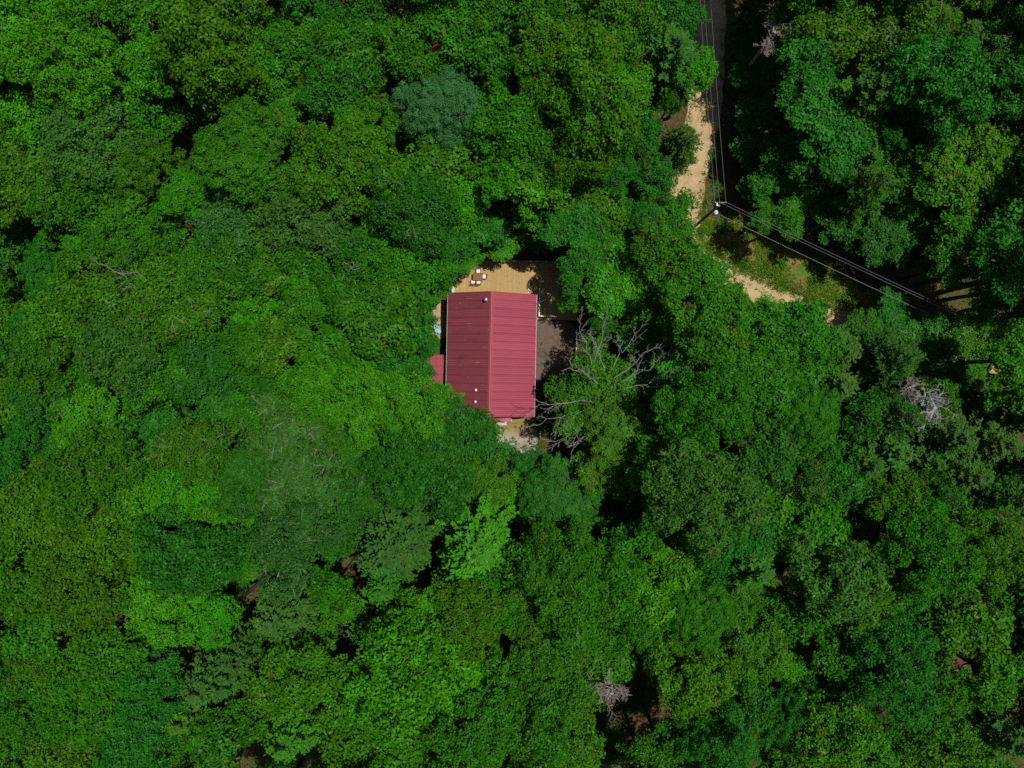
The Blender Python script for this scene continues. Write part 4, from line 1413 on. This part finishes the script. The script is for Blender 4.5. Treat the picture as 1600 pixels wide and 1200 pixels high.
LL = r.uniform(.10, .26, len(P))
wm = leaf_mesh('weeds', P, D, N, LL, LL * .4, r.uniform(0, 1, (len(P), 3)), M['leaf'])
wd = tag(link('weeds', wm), 'low green and rusty weeds covering the sunny clearing', 'weeds', kind='stuff')
wd.color = (0.085, 0.185, 0.010, 0.22)
# forest undergrowth: low leaves over the shaded floor
pts = []
RD = [at(u, v)[:2] for u, v in ROAD]
PA = [tuple(at(u, v)[:2]) for u, v in PATH]


def seg_d(x, y):
    b = 1e9
    for i in range(len(RD) - 1):
        ax, ay = RD[i]
        bx, by_ = RD[i + 1]
        t = max(0, min(1, ((x - ax) * (bx - ax) + (y - ay) * (by_ - ay)) / ((bx - ax) ** 2 + (by_ - ay) ** 2)))
        b = min(b, math.hypot(x - ax - t * (bx - ax), y - ay - t * (by_ - ay)))
    return b


while len(pts) < 6500:
    x, y = r.uniform(-62, 62), r.uniform(-48, 48)
    if -11 < x < 8.2 and -5 < y < 15: continue
    if seg_d(x, y) < 2.4 or inside(x, y, CL) or inside(x, y, PA): continue
    pts.append((x, y, r.uniform(.1, .7)))
pts = np.array(pts)
m = 12
P = np.repeat(pts, m, 0) + r.normal(size=(len(pts) * m, 3)) * np.array([.30, .30, .12])
P[:, 2] = np.abs(P[:, 2])
D = nrmz(r.normal(size=P.shape) * np.array([1, 1, .3]))
N = nrmz(np.array([0, 0, 1]) + r.normal(size=P.shape) * .5)
LL = r.uniform(.16, .34, len(P))
um = leaf_mesh('undergrowth', P, D, N, LL, LL * .5, r.uniform(0, 1, (len(P), 3)), M['leaf'])
ug = tag(link('undergrowth', um), 'low leafy undergrowth on the shaded forest floor', 'undergrowth', kind='stuff')
ug.color = (0.04, 0.12, 0.012, 0.05)


def shrub_mesh(seed, R=.8):
    r = np.random.default_rng(seed)
    n = 700
    d = rnd_dirs(r, n, -.1, 1)
    P = d * R * r.uniform(.35, 1, (n, 1)) * np.array([1, 1, .8]) * (1 + .25 * np.sin(d[:, :1] * 5 + seed)) + np.array([0, 0, .15])
    LL = r.uniform(.12, .22, n)
    cm = leaf_mesh('foliage', P, nrmz(d + r.normal(size=d.shape) * .5), nrmz(d + np.array([0, 0, 1.]) + r.normal(size=d.shape) * .4), LL, LL * .55, r.uniform(0, 1, (n, 3)), M['leaf'])
    mb = MB()
    for k in range(7):
        e = rnd_dirs(r, 1, .3, 1)[0] * R * .8
        limb(mb, (0, 0, 0), e, .025, .008, r, 0, 3, 4)
    tm = mb.mesh('stem')
    tm.materials.append(M['bark'])
    return tm, cm


SH = [shrub_mesh(s) for s in range(3)]
for i, (u, v, s, lab) in enumerate(((1222, 412, .9, 'bright green shrub growing in the middle of the weedy clearing'), (1205, 395, .55, 'small bright shrub beside the bigger shrub in the clearing'),
                                    (1272, 437, .7, 'green shrub at the shadow line crossing the clearing'), (1128, 352, .9, 'green shrub in the weeds at the foot of the utility pole'),
                                    (1330, 470, 1.3, 'leafy shrub where the clearing narrows toward the road'), (1290, 478, .8, 'low shrub on the road edge of the clearing'),
                                    (1098, 360, .8, 'shrub between the utility pole and the road bend'), (1352, 448, .9, 'half sunlit shrub under the wires'),
                                    (1165, 415, .7, 'shrub at the clearing edge against tall trees'), (1118, 240, .8, 'roadside shrub under the wires in deep shade'),
                                    (1122, 290, .9, 'shrub just up the road from the utility pole'), (1262, 470, .6, 'small shrub beside a bare patch of road'))):
    tm, cm = SH[i % 3]
    q = at(u, v, .5)
    t = tag(empty('shrub', (q.x, q.y, 0), i * 1.3), lab, 'shrub', 'shrubs in and round the clearing')
    t.scale = (s, s, s * .9)
    link('stem', tm, None, t)
    f = link('foliage', cm, None, t)
    f.color = (0.075, 0.20, 0.010, .08) if i % 2 == 0 else (0.05, 0.145, 0.012, .1)

# stones of the gravel path
bmS = MB()
ico = bmesh.new()
bmesh.ops.create_icosphere(ico, subdivisions=1, radius=1)
iv = [v.co.copy() for v in ico.verts]
ifc = [tuple(v.index for v in f.verts) for f in ico.faces]
ico.free()
n = 0
while n < 420:
    x, y = r.uniform(-6, 3), r.uniform(-15, -4.4)
    if not inside(x, y, PA): continue
    s = r.uniform(.02, .065)
    bmS.raw([(x + c.x * s * r.uniform(.8, 1.3), y + c.y * s, .01 + s * .5 + c.z * s * .6) for c in iv], ifc)
    n += 1
tag(bmS.build('gravel', M['stone']), 'loose pale stones strewn on the path below the porch', 'gravel', kind='stuff')

# fallen leaves lying on the boards and on the worn roof slope
def litter(name, n, fn, label, col, size=(.05, .11)):
    P = np.array([fn() for k in range(n)])
    N = nrmz(np.array([0, 0, 1]) + r.normal(size=P.shape) * .25)
    D = r.normal(size=P.shape) * np.array([1, 1, 0])
    LL = r.uniform(*size, n)
    me = leaf_mesh(name, P, D, N, LL, LL * .6, r.uniform(0, 1, (n, 3)), M['leaf'])
    o = tag(link(name, me), label, 'fallen leaves', kind='stuff')
    o.location = (CX, CY, 0)
    o.rotation_euler = (0, 0, CRZ)
    o.color = col
    return o


litter('fallen_leaves', 420, lambda: (r.uniform(-4.7, 9.5), 10.75 - abs(r.normal()) * 1.6, DZ + .012), 'brown fallen leaves scattered over the tan deck boards', (.10, .055, .02, .3))
litter('fallen_leaves', 260, lambda: (r.uniform(4.7, 9.0), r.uniform(-2.4, 4.0), LZ + .012), 'fallen leaves on the dark lower deck', (.13, .08, .035, .3))
